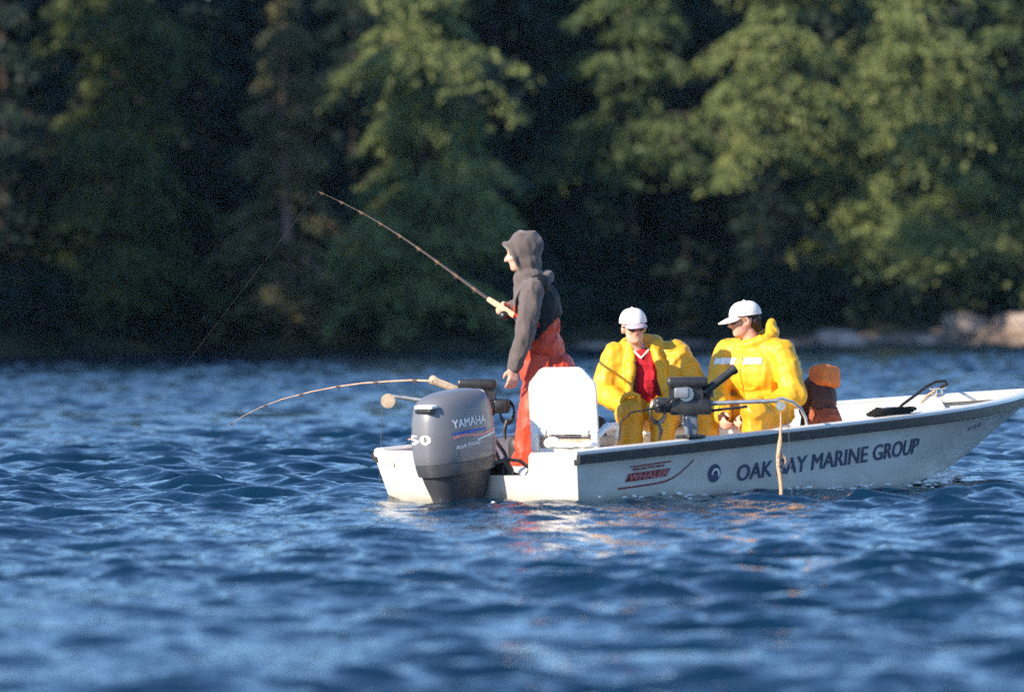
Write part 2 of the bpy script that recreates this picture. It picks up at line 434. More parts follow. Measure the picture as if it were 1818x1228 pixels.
def leaf_mass(P, D, size, rng, droop=.5):
    """P (n,3) leaf positions, D (n,3) main directions -> verts, faces of small diamond leaves"""
    n = len(P)
    D = D + rng.normal(0, .45, (n, 3)); D[:, 2] -= droop * rng.random(n)
    D /= np.linalg.norm(D, axis=1)[:, None] + 1e-9
    S = np.cross(D, rng.normal(0, 1, (n, 3))); S /= np.linalg.norm(S, axis=1)[:, None] + 1e-9
    L = size * rng.uniform(.6, 1.4, n)[:, None]; W = L * rng.uniform(.22, .42, n)[:, None]
    v = np.stack([P - D * L * .5, P + S * W + D * L * .1, P + D * L * .6, P - S * W], 1).reshape(-1, 3)
    f = np.arange(4 * n).reshape(-1, 4)
    return v, f

def np_mesh(name, V, F):
    me = bpy.data.meshes.new(name)
    me.vertices.add(len(V)); me.vertices.foreach_set('co', V.astype(np.float32).ravel())
    k = F.shape[1]
    me.loops.add(len(F) * k); me.loops.foreach_set('vertex_index', F.astype(np.int32).ravel())
    me.polygons.add(len(F)); me.polygons.foreach_set('loop_start', np.arange(0, len(F) * k, k, dtype=np.int32))
    me.update(calc_edges=True)
    return me

def crown_points(H, R, base, nb, per, seed, irregular=.35, gapz=None):
    """boughs: returns leaf points, directions and the bough curves"""
    rng = np.random.default_rng(seed)
    P, D, B = [], [], []
    for b in range(nb):
        u = rng.random() ** 1.15
        h = base + (H - base) * u
        h = base + round((h - base) / .72) * .72 + rng.normal(0, .09); wr = .78 + .34 * math.sin(round(h / .72) * 2.4 + seed)
        prof = (1 - u) ** .75 * (.65 + .35 * min(1, u * 5 + .3))
        Lb = R * prof * rng.uniform(.6, 1.15) * wr + .25
        Lb *= 1 + irregular * math.sin(h * 1.9 + seed) * math.cos(h * .7 + seed * 2)
        az = rng.uniform(0, 2 * math.pi)
        out = np.array([math.cos(az), math.sin(az), 0]); side = np.array([-out[1], out[0], 0])
        rise = rng.uniform(.0, .25); drop = rng.uniform(.40, .70)
        def cv(t): return np.outer(t, out) * Lb + np.outer(rise * t - drop * t * t, [0, 0, 1]) * Lb + np.array([0, 0, h])
        tt = np.linspace(0, 1, 5); B.append((cv(tt), .012 + .016 * Lb))
        n = int(per * 1.7 * (.35 + Lb * .55) * rng.uniform(.55, 1.3))
        # foliage bunches along the bough, fuller towards the tip
        nbun = max(2, int(1 + Lb * 1.6)); tb = rng.uniform(.3, 1.03, nbun)
        pick = rng.integers(0, nbun, n); t = np.clip(tb[pick] + rng.normal(0, .07, n), .15, 1.08)
        c = cv(t); wid = .17 + .10 * Lb
        so = rng.normal(0, wid, n)
        dz = -np.abs(rng.normal(0, .15, n)) * (.5 + Lb * .25) + .05
        p = c + np.outer(so, side); p[:, 2] += dz - np.abs(so) * .3
        d = np.outer(np.ones(n), out) * .7 + np.outer(np.sign(so) * .5, side); d[:, 2] -= .55
        P.append(p); D.append(d)
    return np.concatenate(P), np.concatenate(D), B

def trunk_mb(H, r, seed, lean=(0, 0)):
    rg = random.Random(seed); mb = MB()
    pts = []; rs = []
    for i in range(12):
        t = i / 11
        pts.append((lean[0] * t * H + .12 * math.sin(t * 5 + seed), lean[1] * t * H + .12 * math.cos(t * 4 + seed), -.6 + t * (H + .4)))
        rs.append(r * (1.35 if i == 0 else 1) * (1 - t) ** .85 + .02)
    mb.tube(pts, rs, 10)
    return mb

def conifer(name, x, d, H, R, base, nb, per, seed, leaf, label, bark='bark', size=.26, lean=(0, 0), snags=0):
    y = shore_y(x) + d; z = ground_z(x, d)
    root = empty(name, (x, y, z)); tag(root, label, 'tree', 'conifers along the far shore')
    trunk_mb(H, .011 * H + .08, seed, lean).build('trunk', M[bark], root)
    P, D, B = crown_points(H, R, base, nb, per, seed)
    P[:, 0] += lean[0] * P[:, 2]; P[:, 1] += lean[1] * P[:, 2]
    rng = np.random.default_rng(seed + 99)
    V, F = leaf_mass(P, D, size * .62, rng)
    obj('crown', np_mesh('crown', V, F), M[leaf], root, False)['kind'] = 'stuff'
    mb = MB()
    for c, r in B[::2]:
        mb.tube([(p[0] + lean[0] * p[2], p[1] + lean[1] * p[2], p[2]) for p in c], [r, r * .8, r * .6, r * .4, r * .2], 4)
    rg = random.Random(seed)
    for s in range(snags):
        h = rg.uniform(1.5, 7); a = rg.uniform(-2.6, -.5); l = rg.uniform(1.2, 2.4)
        mb.tube([(0, 0, h), (math.cos(a) * l * .5, math.sin(a) * l * .5, h + .1), (math.cos(a) * l, math.sin(a) * l, h - .15)], [.05, .035, .015], 5)
    mb.build('branches', M[bark], root)['kind'] = 'stuff'
    return root

TREES = [
    # name, x, d, H, R, crown base, boughs, leaves, seed, leaf, label, bark, size, lean, snags
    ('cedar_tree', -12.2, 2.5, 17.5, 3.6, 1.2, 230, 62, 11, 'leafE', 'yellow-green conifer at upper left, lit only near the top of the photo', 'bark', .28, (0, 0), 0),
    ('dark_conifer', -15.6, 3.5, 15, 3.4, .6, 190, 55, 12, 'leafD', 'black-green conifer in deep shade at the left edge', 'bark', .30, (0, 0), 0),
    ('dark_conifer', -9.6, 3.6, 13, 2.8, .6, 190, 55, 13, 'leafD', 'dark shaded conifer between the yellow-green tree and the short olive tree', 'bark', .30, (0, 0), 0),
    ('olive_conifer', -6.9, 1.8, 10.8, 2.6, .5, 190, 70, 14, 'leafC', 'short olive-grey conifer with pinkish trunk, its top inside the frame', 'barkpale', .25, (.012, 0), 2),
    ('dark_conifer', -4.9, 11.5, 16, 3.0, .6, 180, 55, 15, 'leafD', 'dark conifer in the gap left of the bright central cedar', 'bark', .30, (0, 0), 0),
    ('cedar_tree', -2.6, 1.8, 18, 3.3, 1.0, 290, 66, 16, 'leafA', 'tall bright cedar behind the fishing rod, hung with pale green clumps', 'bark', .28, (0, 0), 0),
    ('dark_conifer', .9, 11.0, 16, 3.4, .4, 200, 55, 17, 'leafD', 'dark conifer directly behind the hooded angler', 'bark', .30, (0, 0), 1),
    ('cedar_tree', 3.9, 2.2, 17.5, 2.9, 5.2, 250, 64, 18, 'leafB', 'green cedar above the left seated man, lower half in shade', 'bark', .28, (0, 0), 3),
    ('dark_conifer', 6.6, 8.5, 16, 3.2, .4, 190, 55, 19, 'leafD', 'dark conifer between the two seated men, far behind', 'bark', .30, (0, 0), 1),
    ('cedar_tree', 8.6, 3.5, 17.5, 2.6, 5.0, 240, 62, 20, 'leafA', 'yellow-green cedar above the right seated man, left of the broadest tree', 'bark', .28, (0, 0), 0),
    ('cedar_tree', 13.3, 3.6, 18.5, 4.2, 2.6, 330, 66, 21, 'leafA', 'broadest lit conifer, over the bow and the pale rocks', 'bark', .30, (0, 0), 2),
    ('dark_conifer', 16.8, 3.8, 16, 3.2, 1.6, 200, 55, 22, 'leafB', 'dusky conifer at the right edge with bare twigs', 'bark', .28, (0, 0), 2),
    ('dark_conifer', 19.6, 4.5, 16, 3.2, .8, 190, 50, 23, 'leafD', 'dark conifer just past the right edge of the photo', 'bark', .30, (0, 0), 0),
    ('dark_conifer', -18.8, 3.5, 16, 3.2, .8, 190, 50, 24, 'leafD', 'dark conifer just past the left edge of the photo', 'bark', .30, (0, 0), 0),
    ('young_hemlock', 3.1, 2.8, 6.6, 1.9, .3, 100, 50, 25, 'leafD', 'low dark hemlock behind the left seated man, under the green cedar', 'bark', .26, (0, 0), 0),  # low dark trees added to stand for the shade below the cedars
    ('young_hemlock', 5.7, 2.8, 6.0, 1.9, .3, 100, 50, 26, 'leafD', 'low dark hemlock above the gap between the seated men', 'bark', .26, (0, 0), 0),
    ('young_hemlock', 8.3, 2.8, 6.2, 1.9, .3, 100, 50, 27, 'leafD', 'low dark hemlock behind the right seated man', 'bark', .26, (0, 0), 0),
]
for t in TREES: conifer(*t)

def wood(name, spots, label, seed, leaf, per=1600, size=.6):
    rng = np.random.default_rng(seed); Vs, Fs, o = [], [], 0
    for (x, y, z, H, R) in spots:
        u = rng.random(per) ** 1.2; a = rng.uniform(0, 2 * math.pi, per)
        rad = R * (1 - u) ** .8 * np.sqrt(rng.uniform(.25, 1, per)) * (1 + .3 * np.sin(u * H * 2.2))
        P = np.stack([x + rad * np.cos(a), y + rad * np.sin(a), z + .3 + u * H - rad * .25], 1)
        D = np.stack([np.cos(a), np.sin(a), -.5 * np.ones(per)], 1)
        V, F = leaf_mass(P, D, size, rng); Vs.append(V); Fs.append(F + o); o += len(V)
    ob = obj(name, np_mesh(name, np.concatenate(Vs), np.concatenate(Fs)), M[leaf], None, False)
    tag(ob, label, 'forest', kind='stuff')
spots = []
rg = random.Random(3)
for d in (14, 19, 25, 33, 42):
    x = -34
    while x < 36:
        xx = x + rg.uniform(-.8, .8); dd = d + rg.uniform(-1.5, 1.5)
        spots.append((xx, shore_y(xx) + dd, ground_z(xx, dd) - .3, rg.uniform(14, 16.5), rg.uniform(2.4, 3.4))); x += 3.1
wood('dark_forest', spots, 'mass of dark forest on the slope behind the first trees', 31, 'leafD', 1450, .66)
# undergrowth on the bank
rng = np.random.default_rng(41); n = 26000
xx = rng.uniform(-24, 26, n); dd = rng.uniform(.9, 7, n)
zz = np.array([ground_z(a, b) for a, b in zip(xx, dd)]); hh = 1.7 * (0.55 + .45 * np.sin(xx * 1.7) * np.sin(xx * .9 + 1)) + .3
P = np.stack([xx, np.array([shore_y(a) for a in xx]) + dd, zz + rng.random(n) * hh], 1)
V, F = leaf_mass(P, rng.normal(0, .6, (n, 3)) + np.array([0, -.3, .3]), .3, rng)
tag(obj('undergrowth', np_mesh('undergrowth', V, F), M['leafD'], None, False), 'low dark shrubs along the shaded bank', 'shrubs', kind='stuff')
# wooded headland to the left: its tall trees shade the lower left of the shore
hv = []; hf = []
for i in range(9):
    for j in range(9):
        a, b = (i - 4) / 4, (j - 4) / 4
        hv.append((-66 + a * 30, 132 + b * 36, 4.5 * max(0, 1 - (a * a + b * b)) * 1.2 - .8))
for i in range(8):
    for j in range(8): hf.append((i * 9 + j, i * 9 + j + 1, (i + 1) * 9 + j + 1, (i + 1) * 9 + j))
me = bpy.data.meshes.new('headland'); me.from_pydata(hv, [], hf)
tag(obj('headland_ground', me, M['soil'], None, True, 180), 'low wooded headland left of the picture', kind='structure')
spots = []
for i in range(44):
    x = -44 + rg.uniform(-9, 5); y = rg.uniform(110, 166)
    spots.append((x, y, 1.0, rg.uniform(30, 34), rg.uniform(3.8, 5.2)))
wood('headland_wood', spots, 'tall conifers on the headland left of the picture', 32, 'leafD', 1700, 1.1)

# ------------------------------------------------------------------ shore rocks
def rock_mesh(seed, sx, sy, sz):
    import bmesh
    bm = bmesh.new(); bmesh.ops.create_icosphere(bm, subdivisions=3, radius=1)
    for v in bm.verts:
        p = v.co.copy(); q = 1 + .35 * noise.noise(p * 1.1 + Vector((seed * 7.3, 0, 0))) + .16 * noise.noise(p * 2.7 + Vector((0, seed * 3.1, 0)))
        v.co = p * q
        if v.co.z > .62: v.co.z = .62 + (v.co.z - .62) * .3
        v.co = Vector((v.co.x * sx, v.co.y * sy, v.co.z * sz))
    me = bpy.data.meshes.new('rock'); bm.to_mesh(me); bm.free(); return me
ROCKS = [  # x, d, sx, sy, sz, mat, label
    (10.5, -.9, .80, .6, .44, 'rock', 'flat-topped pale pink boulder alone at the waterline behind the right man'),
    (8.8, -.5, .45, .4, .18, 'rock', 'small low rock left of the flat-topped pink boulder'),
    (12.1, -.4, .42, .4, .20, 'rockdark', 'low brown rock right of the flat-topped pink boulder'),
    (13.2, -.3, .60, .5, .34, 'rock', 'brownish rock left of the tallest boulder'),
    (14.1, .1, .55, .5, .50, 'rockdark', 'dark rock below and left of the tallest boulder'),
    (14.8, .6, .85, .7, .66, 'rock', 'tallest pale boulder on the right shore'),
    (15.8, .2, .60, .5, .46, 'rockdark', 'dark rock right of the tallest boulder'),
    (16.6, .8, .75, .6, .60, 'rock', 'pale rock near the right edge of the photo'),
    (17.8, .5, .8, .6, .52, 'rock', 'pale pink rock at the right edge of the photo'),
    (15.3, -.7, .55, .4, .24, 'rockdark', 'wet low rock in front of the tallest boulder'),
    (17.0, -.6, .60, .4, .26, 'rockdark', 'wet low rock at the waterline by the right edge'),
    (2.3, -.3, .75, .45, .20, 'rock', 'long low tan rock right of the hooded angler'),
    (3.3, -.2, .55, .45, .17, 'rock', 'small tan rock left of the first seated man'),
    (5.8, -.1, .7, .5, .2, 'rockdark', 'dark low rock between the two seated men'),
    (7.4, -.1, .6, .5, .22, 'rockdark', 'dark low rock beside the right seated man'),
]
for i, (x, d, sx, sy, sz, m, lab) in enumerate(ROCKS):
    o = obj('shore_rock', rock_mesh(i, sx * 1.15, sy * 1.15, sz * (1.1 if x > 12 else 1.5)), M[m], None, True, 50)
    o.location = (x, shore_y(x) + d, max(ground_z(x, d), -.05) + sz * .15); o.rotation_euler = (0, 0, i * 1.7)
    tag(o, lab, 'rock', 'rocks along the far shore')

# low broken ledge of shingle between the rocks, right of the angler
vs = []; fs = []; xs = list(np.arange(1.2, 26, .22)); rows = ((-1.5, -.25), (-.9, .06), (-.5, .20), (.1, .33), (.8, .40), (1.6, .2))
for x in xs:
    for d, z in rows:
        q = noise.noise((x * 1.7, d * 2.3, 5)); k = min(1, max(.25, (x - 8) / 5 + .3))
        vs.append((x, shore_y(x) + d + .3 * q, z * k * (1 + .9 * noise.noise((x * .9, d, 1))) + .10 * q))
m_ = len(rows)
for i in range(len(xs) - 1):
    for j in range(m_ - 1): fs.append((i * m_ + j, (i + 1) * m_ + j, (i + 1) * m_ + j + 1, i * m_ + j + 1))
me = bpy.data.meshes.new('shingle'); me.from_pydata(vs, [], fs)
tag(obj('shingle_ground', me, M['rockdark'], None, True, 30), 'low brown shingle ledge along the right shore', kind='structure')

# ------------------------------------------------------------------ the boat
boat = empty('motor_boat', BO, BR)
tag(boat, 'white open fishing boat with black rub rail and navy lettering, three men aboard', 'boat')

def hull_side(X, s, v):
    """v 0..1 from chine to sheer on side s (-1 starboard); transom raked"""
    hc, zc = chine(X); a = hs(X) - .012; zt = zs(X) - .03
    zc = min(zc, zt - .02)
    fl = v - .10 * math.sin(math.pi * v) * min(1, max(0, (X - 2.5) / 2))
    y = hc + (a - hc) * fl; z = zc + (zt - zc) * v
    return Vector((X - max(0, 1 - X / .7) * z * .26, s * y, z))
def keel_pt(X):
    z = zk(X); return Vector((X - max(0, 1 - X / .7) * z * .26, 0, z))
XS = [0, .15, .35, .6, .9, 1.3, 1.7, 2.1, 2.5, 2.8, 3.1, 3.4, 3.7, 4.0, 4.25, 4.5, 4.7, 4.9, 5.1, 5.25, 5.38, 5.47, 5.52]
mb = MB(); secs = []
for X in XS:
    row = [hull_side(X, 1, 1 - i / 7) for i in range(8)]
    k = keel_pt(X); c = hull_side(X, 1, 0); kz = min(k.z, c.z - .012)
    for i in (1, 2, 3):
        t = i / 4; row.append(Vector((c.x, c.y * (1 - t), c.z + (kz - c.z) * (t ** .8))))
    row.append(Vector((k.x, 0, kz)))
    c2 = hull_side(X, -1, 0)
    for i in (3, 2, 1):
        t = i / 4; row.append(Vector((c2.x, c2.y * (1 - t), c2.z + (kz - c2.z) * (t ** .8))))
    row += [hull_side(X, -1, i / 7) for i in range(8)]
    secs.append(row)
mb.loft(secs, caps=False, close=False)
n = len(secs[0]); mb.f.append(tuple(len(mb.v) - n + j for j in range(n)))
hull = mb.build('hull', M['hullgel'], boat, angle=28)

# transom with the cut for the motor
def tr(y, z, dx): return Vector((-z * .26 + dx, y, z))
zt = zs(0) - .004
outl = [(.985, zt - .02), (.965, zt), (.56, zt), (.53, zt - .03), (.50, .20), (.47, .175), (-.47, .175), (-.50, .20), (-.53, zt - .03), (-.56, zt), (-.965, zt), (-.985, zt - .02),
        (-.90, -.07), (-.45, -.14), (0, -.205), (.45, -.14), (.90, -.07)]
mb = MB().prism(outl, lambda y, z: tr(y, z, -.012), lambda y, z: tr(y, z, .09))
transom = mb.build('transom', M['hullgel'], boat, angle=30)
mb = MB().box(tr(-.21, .02, -.02), (.012, .025, .30)); mb.build('drain_trim', M['tan'], transom)
# black rub rail and white gunwale cap
def rail(s, z0, z1, o0, o1, xs):
    secs = []
    for X in xs:
        h = hs(X); zz = zs(X); x = X - max(0, 1 - X / .7) * zz * .26
        secs.append([(x, s * (h + o0), zz + z0), (x, s * (h + o1), zz + z0 + .012), (x, s * (h + o1), zz + z1 - .012), (x, s * (h + o0), zz + z1)])
    return secs
XR = XS + [5.55]
for s in (-1, 1):
    mb = MB(); mb.loft(rail(s, -.084, -.008, -.03, .028, XR)); mb.build('rub_rail', M['rubber'], boat, angle=50)
    secs = []
    for X in XR:
        h = hs(X); zz = zs(X); x = X - max(0, 1 - X / .7) * zz * .26; i = max(.01, h - .105)
        secs.append([(x, s * (h + .002), zz - .02), (x, s * (h - .004), zz + .004), (x, s * (h - .03), zz + .014), (x, s * (i + .02), zz + .012), (x, s * i, zz - .004), (x, s * i, zz - .05)])
    mb = MB(); mb.loft(secs); mb.build('gunwale', M['gel'], boat, angle=40)
# inner liner: side walls and floor
FL = .085
secs = []
XL = [X for X in XS if .1 < X < 5.0]
for X in XL:
    h = max(.03, hs(X) - .10); f = max(.02, min(h - .03, chine(X)[0] - .12 - max(0, X - 3.5) * .12)); zz = zs(X) - .01
    fz = FL if X < 3.75 else min(zz - .1, FL + (X - 3.75) * .15)
    secs.append([(X, h, zz), (X, h * .6 + f * .4, zz * .45 + fz * .55), (X, f, fz + .01), (X, 0, fz), (X, -f, fz + .01), (X, -(h * .6 + f * .4), zz * .45 + fz * .55), (X, -h, zz)])
mb = MB(); mb.loft(secs, caps=False, close=False); mb.build('inner_liner', M['gel_in'], boat, angle=40)
# raised bow platform
secs = []
for X in (3.55, 3.6, 4.0, 4.4, 4.7, 4.9):
    z = zs(X) - .16; hc_, zc_ = chine(X); h = max(.04, hc_ + (hs(X) - hc_) * max(0, (z - .05 - zc_) / (zs(X) - .03 - zc_)) - .07)
    secs.append([(X, h, z - .03), (X, h, z), (X, 0, z + .02), (X, -h, z), (X, -h, z - .03)])
MB().loft(secs).build('bow_deck', M['gel_in'], boat, angle=30)
# thwart bench
b = MB().box((2.42, .25, .42), (.50, 1.10, .07), bev=.025).build('bench_seat', M['plastic_w'], boat)
for y in (-.2, .25, .7): MB().box((2.42, y, .235), (.5, .05, .30), bev=.01).build('bench_support', M['gel_in'], boat)
# motor well lip
MB().box((.50, 0, .15), (.04, 1.5, .13), bev=.012).build('splash_well_lip', M['gel_in'], boat)

# lettering: text outlines laid on the hull side
def text_mesh(body, size, bold=.0, shear=0.0, space=1.0):
    cu = bpy.data.curves.new('t', 'FONT'); cu.body = body; cu.size = size; cu.shear = shear; cu.space_character = space
    cu.resolution_u = 3; cu.extrude = 0
    o = bpy.data.objects.new('t', cu); col.objects.link(o)
    dg = bpy.context.evaluated_depsgraph_get(); dg.update()
    me = bpy.data.meshes.new_from_object(o.evaluated_get(dg))
    bpy.data.objects.remove(o); bpy.data.curves.remove(cu)
    vs = [v.co.copy() for v in me.vertices]; fs = [tuple(p.vertices) for p in me.polygons]; mb = MB()
    for k, (dx, dy) in enumerate(((0, 0), (bold, bold * .5), (bold * 2, 0), (bold, -bold * .5)) if bold else ((0, 0),)):   # thicker strokes, each layer a hair higher
        mb.add([(v.x + dx, v.y + dy, k * .0006) for v in vs], fs)
    return mb.mesh('letters')
def side_point(X, z, lift):
    hc, zc = chine(X); z1 = zs(X) - .03; v = (z - zc) / (z1 - zc)
    p = hull_side(X, -1, v); e = .02
    du = hull_side(X + e, -1, v) - hull_side(X - e if X > e else 0, -1, v); dv = hull_side(X, -1, v + e) - hull_side(X, -1, v - e)
    nn = du.cross(dv).normalized()
    if nn.y > 0: nn = -nn
    return p + nn * lift
def on_side(me, X0, z0, slope, width=None, lift=.004):
    xs = [v.co.x for v in me.vertices]; a, bb = min(xs), max(xs); k = (width / (bb - a)) if width else 1
    for v in me.vertices:
        X = X0 + (v.co.x - a) * k; v.co = side_point(X, z0 + slope * (X - X0) + v.co.y, lift + v.co.z)
    me.update(); return me
t = text_mesh('OAK BAY MARINE GROUP', .155, .0035)
obj('lettering', on_side(t, 1.42, .105, .076, 1.86), M['letter'], hull, False)['label'] = 'navy capitals reading OAK BAY MARINE GROUP'
def side_strip(pts, w, name, m, lift=.004):
    vs = []; fs = []
    for X, z in pts: vs += [side_point(X, z - w / 2, lift), side_point(X, z + w / 2, lift)]
    for i in range(len(pts) - 1): fs.append((2 * i, 2 * i + 2, 2 * i + 3, 2 * i + 1))
    return MB().add(vs, fs).build(name, m, hull, smooth=False)
# red block with the maker's word, stripes round it
def blk(X): return .150 + (X - .45) * .075
vs = [side_point(X, z, .004) for X, z in ((.40, .128), (.76, .158), (.79, .212), (.43, .184))]
MB().add(vs, [(0, 1, 2, 3)]).build('logo_block', M['redvinyl'], hull, smooth=False)
t = text_mesh('WHALER', .058, .002, .25); obj('logo_word', on_side(t, .435, .138, .078, .33, .007), M['pinkvinyl'], hull, False)
t = text_mesh('BOSTON', .024, .001, .2); obj('logo_word', on_side(t, .46, .203, .078, .27, .006), M['redvinyl'], hull, False)
side_strip([(.44, .228), (.6, .241), (.79, .256)], .010, 'logo_stripe', M['redvinyl'])
side_strip([(.34, .086), (.5, .098), (.65, .110), (.76, .124), (.83, .148), (.89, .180), (.94, .215), (1.0, .262)], .012, 'logo_stripe', M['redvinyl'])
# round emblem: navy disc with a pale curl
def disc(X0, z0, r, name, m, lift, a0=0, a1=360, r0=0, sx=1.0):
    vs = []; fs = []
    N_ = 28
    for i in range(N_ + 1):
        a = math.radians(a0 + (a1 - a0) * i / N_)
        for q in (r0, r): vs.append(side_point(X0 + q * math.cos(a) * sx, z0 + q * math.sin(a), lift))
    for i in range(N_): fs.append((2 * i, 2 * i + 1, 2 * i + 3, 2 * i + 2))
    return MB().add(vs, fs).build(name, m, hull, smooth=False)
disc(1.205, .165, .062, 'emblem', M['letter'], .004, 0, 360, .0, .95)
disc(1.215, .160, .040, 'emblem_curl', M['whitevinyl'], .007, -30, 190, .024, .95)
# small faint registration near the bow
for i in range(3):
    X = 4.02 + i * .085; z = .395 + i * .012
    side_strip([(X, z), (X + .045, z + .003)], .030, 'registration_mark', M['greyvinyl'])
# cleats
def cleat(X, Y, Z, name='cleat'):
    mb = MB(); mb.tube([(X - .09, Y, Z + .045), (X - .05, Y, Z + .05), (X + .05, Y, Z + .05), (X + .09, Y, Z + .045)], [.008, .012, .012, .008], 8)
    mb.cap((X - .03, Y, Z), .012, (X - .03, Y, Z + .045), .010, 8); mb.cap((X + .03, Y, Z), .012, (X + .03, Y, Z + .045), .010, 8)
    mb.build(name, M['steel'], boat)
cleat(4.9, .36, zs(4.9) + .008); cleat(3.0, -.92, zs(3.0) + .008); cleat(.25, .92, zs(.25) + .008)
# transom marks
MB().box(tr(.80, .245, -.016), (.006, .012, .05)).build('hull_number', M['tan'], transom)

# ------------------------------------------------------------------ outboard motor
def thing(name, X, Y, Z, label, cat, group=None):
    e = empty(name, bw(X, Y, Z), BR); tag(e, label, cat, group); return e
mo = thing('outboard_motor', -.28, -.02, .30, 'dark blue-grey outboard motor with white lettering, clamped to the transom', 'motor')
TILT = Matrix.Rotation(math.radians(-7), 3, 'Y')   # bottom tucked forward
def mt(p): return TILT @ Vector(p)
def oval(a, b, z, cx=0, n=28, e=2.8):
    out = []
    for i in range(n):
        t = 2 * math.pi * i / n; c, s_ = math.cos(t), math.sin(t)
        x = a * math.copysign(abs(c) ** (2 / e), c); y = b * math.copysign(abs(s_) ** (2 / e), s_)
        if x < 0: y *= 1 - .18 * (x / a) ** 2
        out.append(mt((x + cx, y, z)))
    return out
mb = MB(); mb.loft([oval(a, b, z, cx) for z, a, b, cx in ((-.015, .300, .185, 0), (.0, .306, .190, 0), (.06, .310, .194, 0), (.16, .306, .194, .0), (.27, .296, .188, .005), (.35, .280, .178, .012), (.395, .255, .160, .02), (.425, .205, .125, .025), (.44, .13, .08, .03), (.444, .04, .03, .03))])
cowling = mb.build('cowling', M['cowl'], mo, angle=60)
mb = MB(); mb.loft([oval(a, b, z, cx) for z, a, b, cx in ((-.10, .27, .165, .0), (-.095, .285, .178, 0), (-.03, .300, .188, 0), (-.018, .300, .186, 0))])
mb.build('lower_cowl', M['cowl_low'], mo, angle=50)
mb = MB(); mb.loft([oval(a, b, z, cx) for z, a, b, cx in ((-.098, .262, .160, 0), (-.16, .245, .140, .0), (-.24, .215, .110, .0), (-.34, .185, .080, .0), (-.5, .17, .06, .0), (-.75, .16, .05, -.02))])
mb.build('leg', M['cowl_low'], mo, angle=50)
mb = MB(); mb.cap(mt((-.25, 0, -.82)), .03, mt((.22, 0, -.82)), .055); mb.box(mt((0, 0, -.72)), (.42, .26, .012), TILT); mb.build('gearcase', M['cowl_low'], mo)
mb = MB()
for i in range(3):
    a = i * 2.094; mb.box(mt((-.29, .07 * math.cos(a), -.82 + .07 * math.sin(a))), (.02, .09, .12), TILT @ Matrix.Rotation(a, 3, 'X') @ Matrix.Rotation(.5, 3, 'Z'), .008)
mb.build('propeller', M['cowl_low'], mo)
mb = MB()
for s in (-1, 1):
    mb.tube([(.30, s * .15, -.02), (.345, s * .16, -.09), (.335, s * .15, -.30), (.20, s * .12, -.34)], [.03, .035, .03, .02], 8)
mb.box((.335, 0, -.08), (.06, .30, .10), bev=.015); mb.box((.255, 0, -.12), (.14, .10, .22), bev=.02)
mb.build('clamp_bracket', M['blk'], mo)
mb = MB().tube([(.22, -.13, -.05), (.30, -.18, -.02), (.40, -.20, -.03), (.55, -.17, -.10)], .013, 7); mb.build('hose', M['blk'], mo)
for k in range(3):
    MB().tube([(.27, -.05 + .05 * k, .02 + .04 * k), (.36, -.02 + .07 * k, .10 + .03 * k), (.50, .05 + .08 * k, .02), (.62, .10 + .08 * k, -.12), (.80, .1 + .1 * k, -.19)], .014, 7).build('rigging_hose', M['blk'], mo)
# air intake at the top back edge
mb = MB().box(mt((-.262, -.045, .345)), (.05, .15, .026), TILT, .008); mb.build('intake_slot', M['blk'], cowling)
mb = MB().box(mt((-.250, -.045, .372)), (.06, .17, .022), TILT, .008); mb.build('latch_cover', M['whitevinyl'], cowling)
# lettering and stripes follow the cowling's starboard side
def cowl_pt(x, z, lift):
    za = [(-.0, .306, .190, 0), (.06, .310, .194, 0), (.16, .306, .194, .0), (.27, .296, .188, .005), (.35, .280, .178, .012)]
    a, b, cx = (np.interp(z, [q[0] for q in za], [q[i] for q in za]) for i in (1, 2, 3))
    u = min(.985, abs((x - cx) / a)); y = b * (1 - u ** 2.8) ** (1 / 2.8)
    if x - cx < 0: y *= 1 - .18 * u * u
    return mt((x, -(y + lift), z))
def on_cowl(me, x0, z0, width, lift=.003, slope=0):
    xs = [v.co.x for v in me.vertices]; a, bb = min(xs), max(xs); k = width / (bb - a)
    for v in me.vertices:
        x = x0 + (v.co.x - a) * k; v.co = cowl_pt(x, z0 + v.co.y + slope * (x - x0), lift + v.co.z)
    me.update(); return me
obj('maker_lettering', on_cowl(text_mesh('YAMAHA', .078, .0022), -.150, .215, .29), M['whitevinyl'], cowling, False)['label'] = 'white capitals reading YAMAHA'
obj('fourstroke_lettering', on_cowl(text_mesh('FOUR STROKE', .032, .0016, .2), -.14, .075, .20, slope=.06), M['whitevinyl'], cowling, False)
def cowl_strip(pts, name, m, lift=.003):
    vs = []; fs = []
    for x, z, w in pts: vs += [cowl_pt(x, z - w / 2, lift), cowl_pt(x, z + w / 2, lift)]
    for i in range(len(pts) - 1): fs.append((2 * i, 2 * i + 2, 2 * i + 3, 2 * i + 1))
    MB().add(vs, fs).build(name, m, cowling, smooth=False)
xs_ = [-.16 + .05 * i for i in range(9)]
cowl_strip([(x, .178, .022 * (1 - abs(i - 3) / 7)) for i, x in enumerate(xs_[:7])], 'blue_stripe', M['bluevinyl'])
cowl_strip([(x, .152 + .008 * math.sin(i), .016) for i, x in enumerate(xs_)], 'red_stripe', M['pinkvinyl'], .0035)
cowl_strip([(x, .116 + i * .006, .010) for i, x in enumerate(xs_[4:])], 'pale_stripe', M['whitevinyl'])
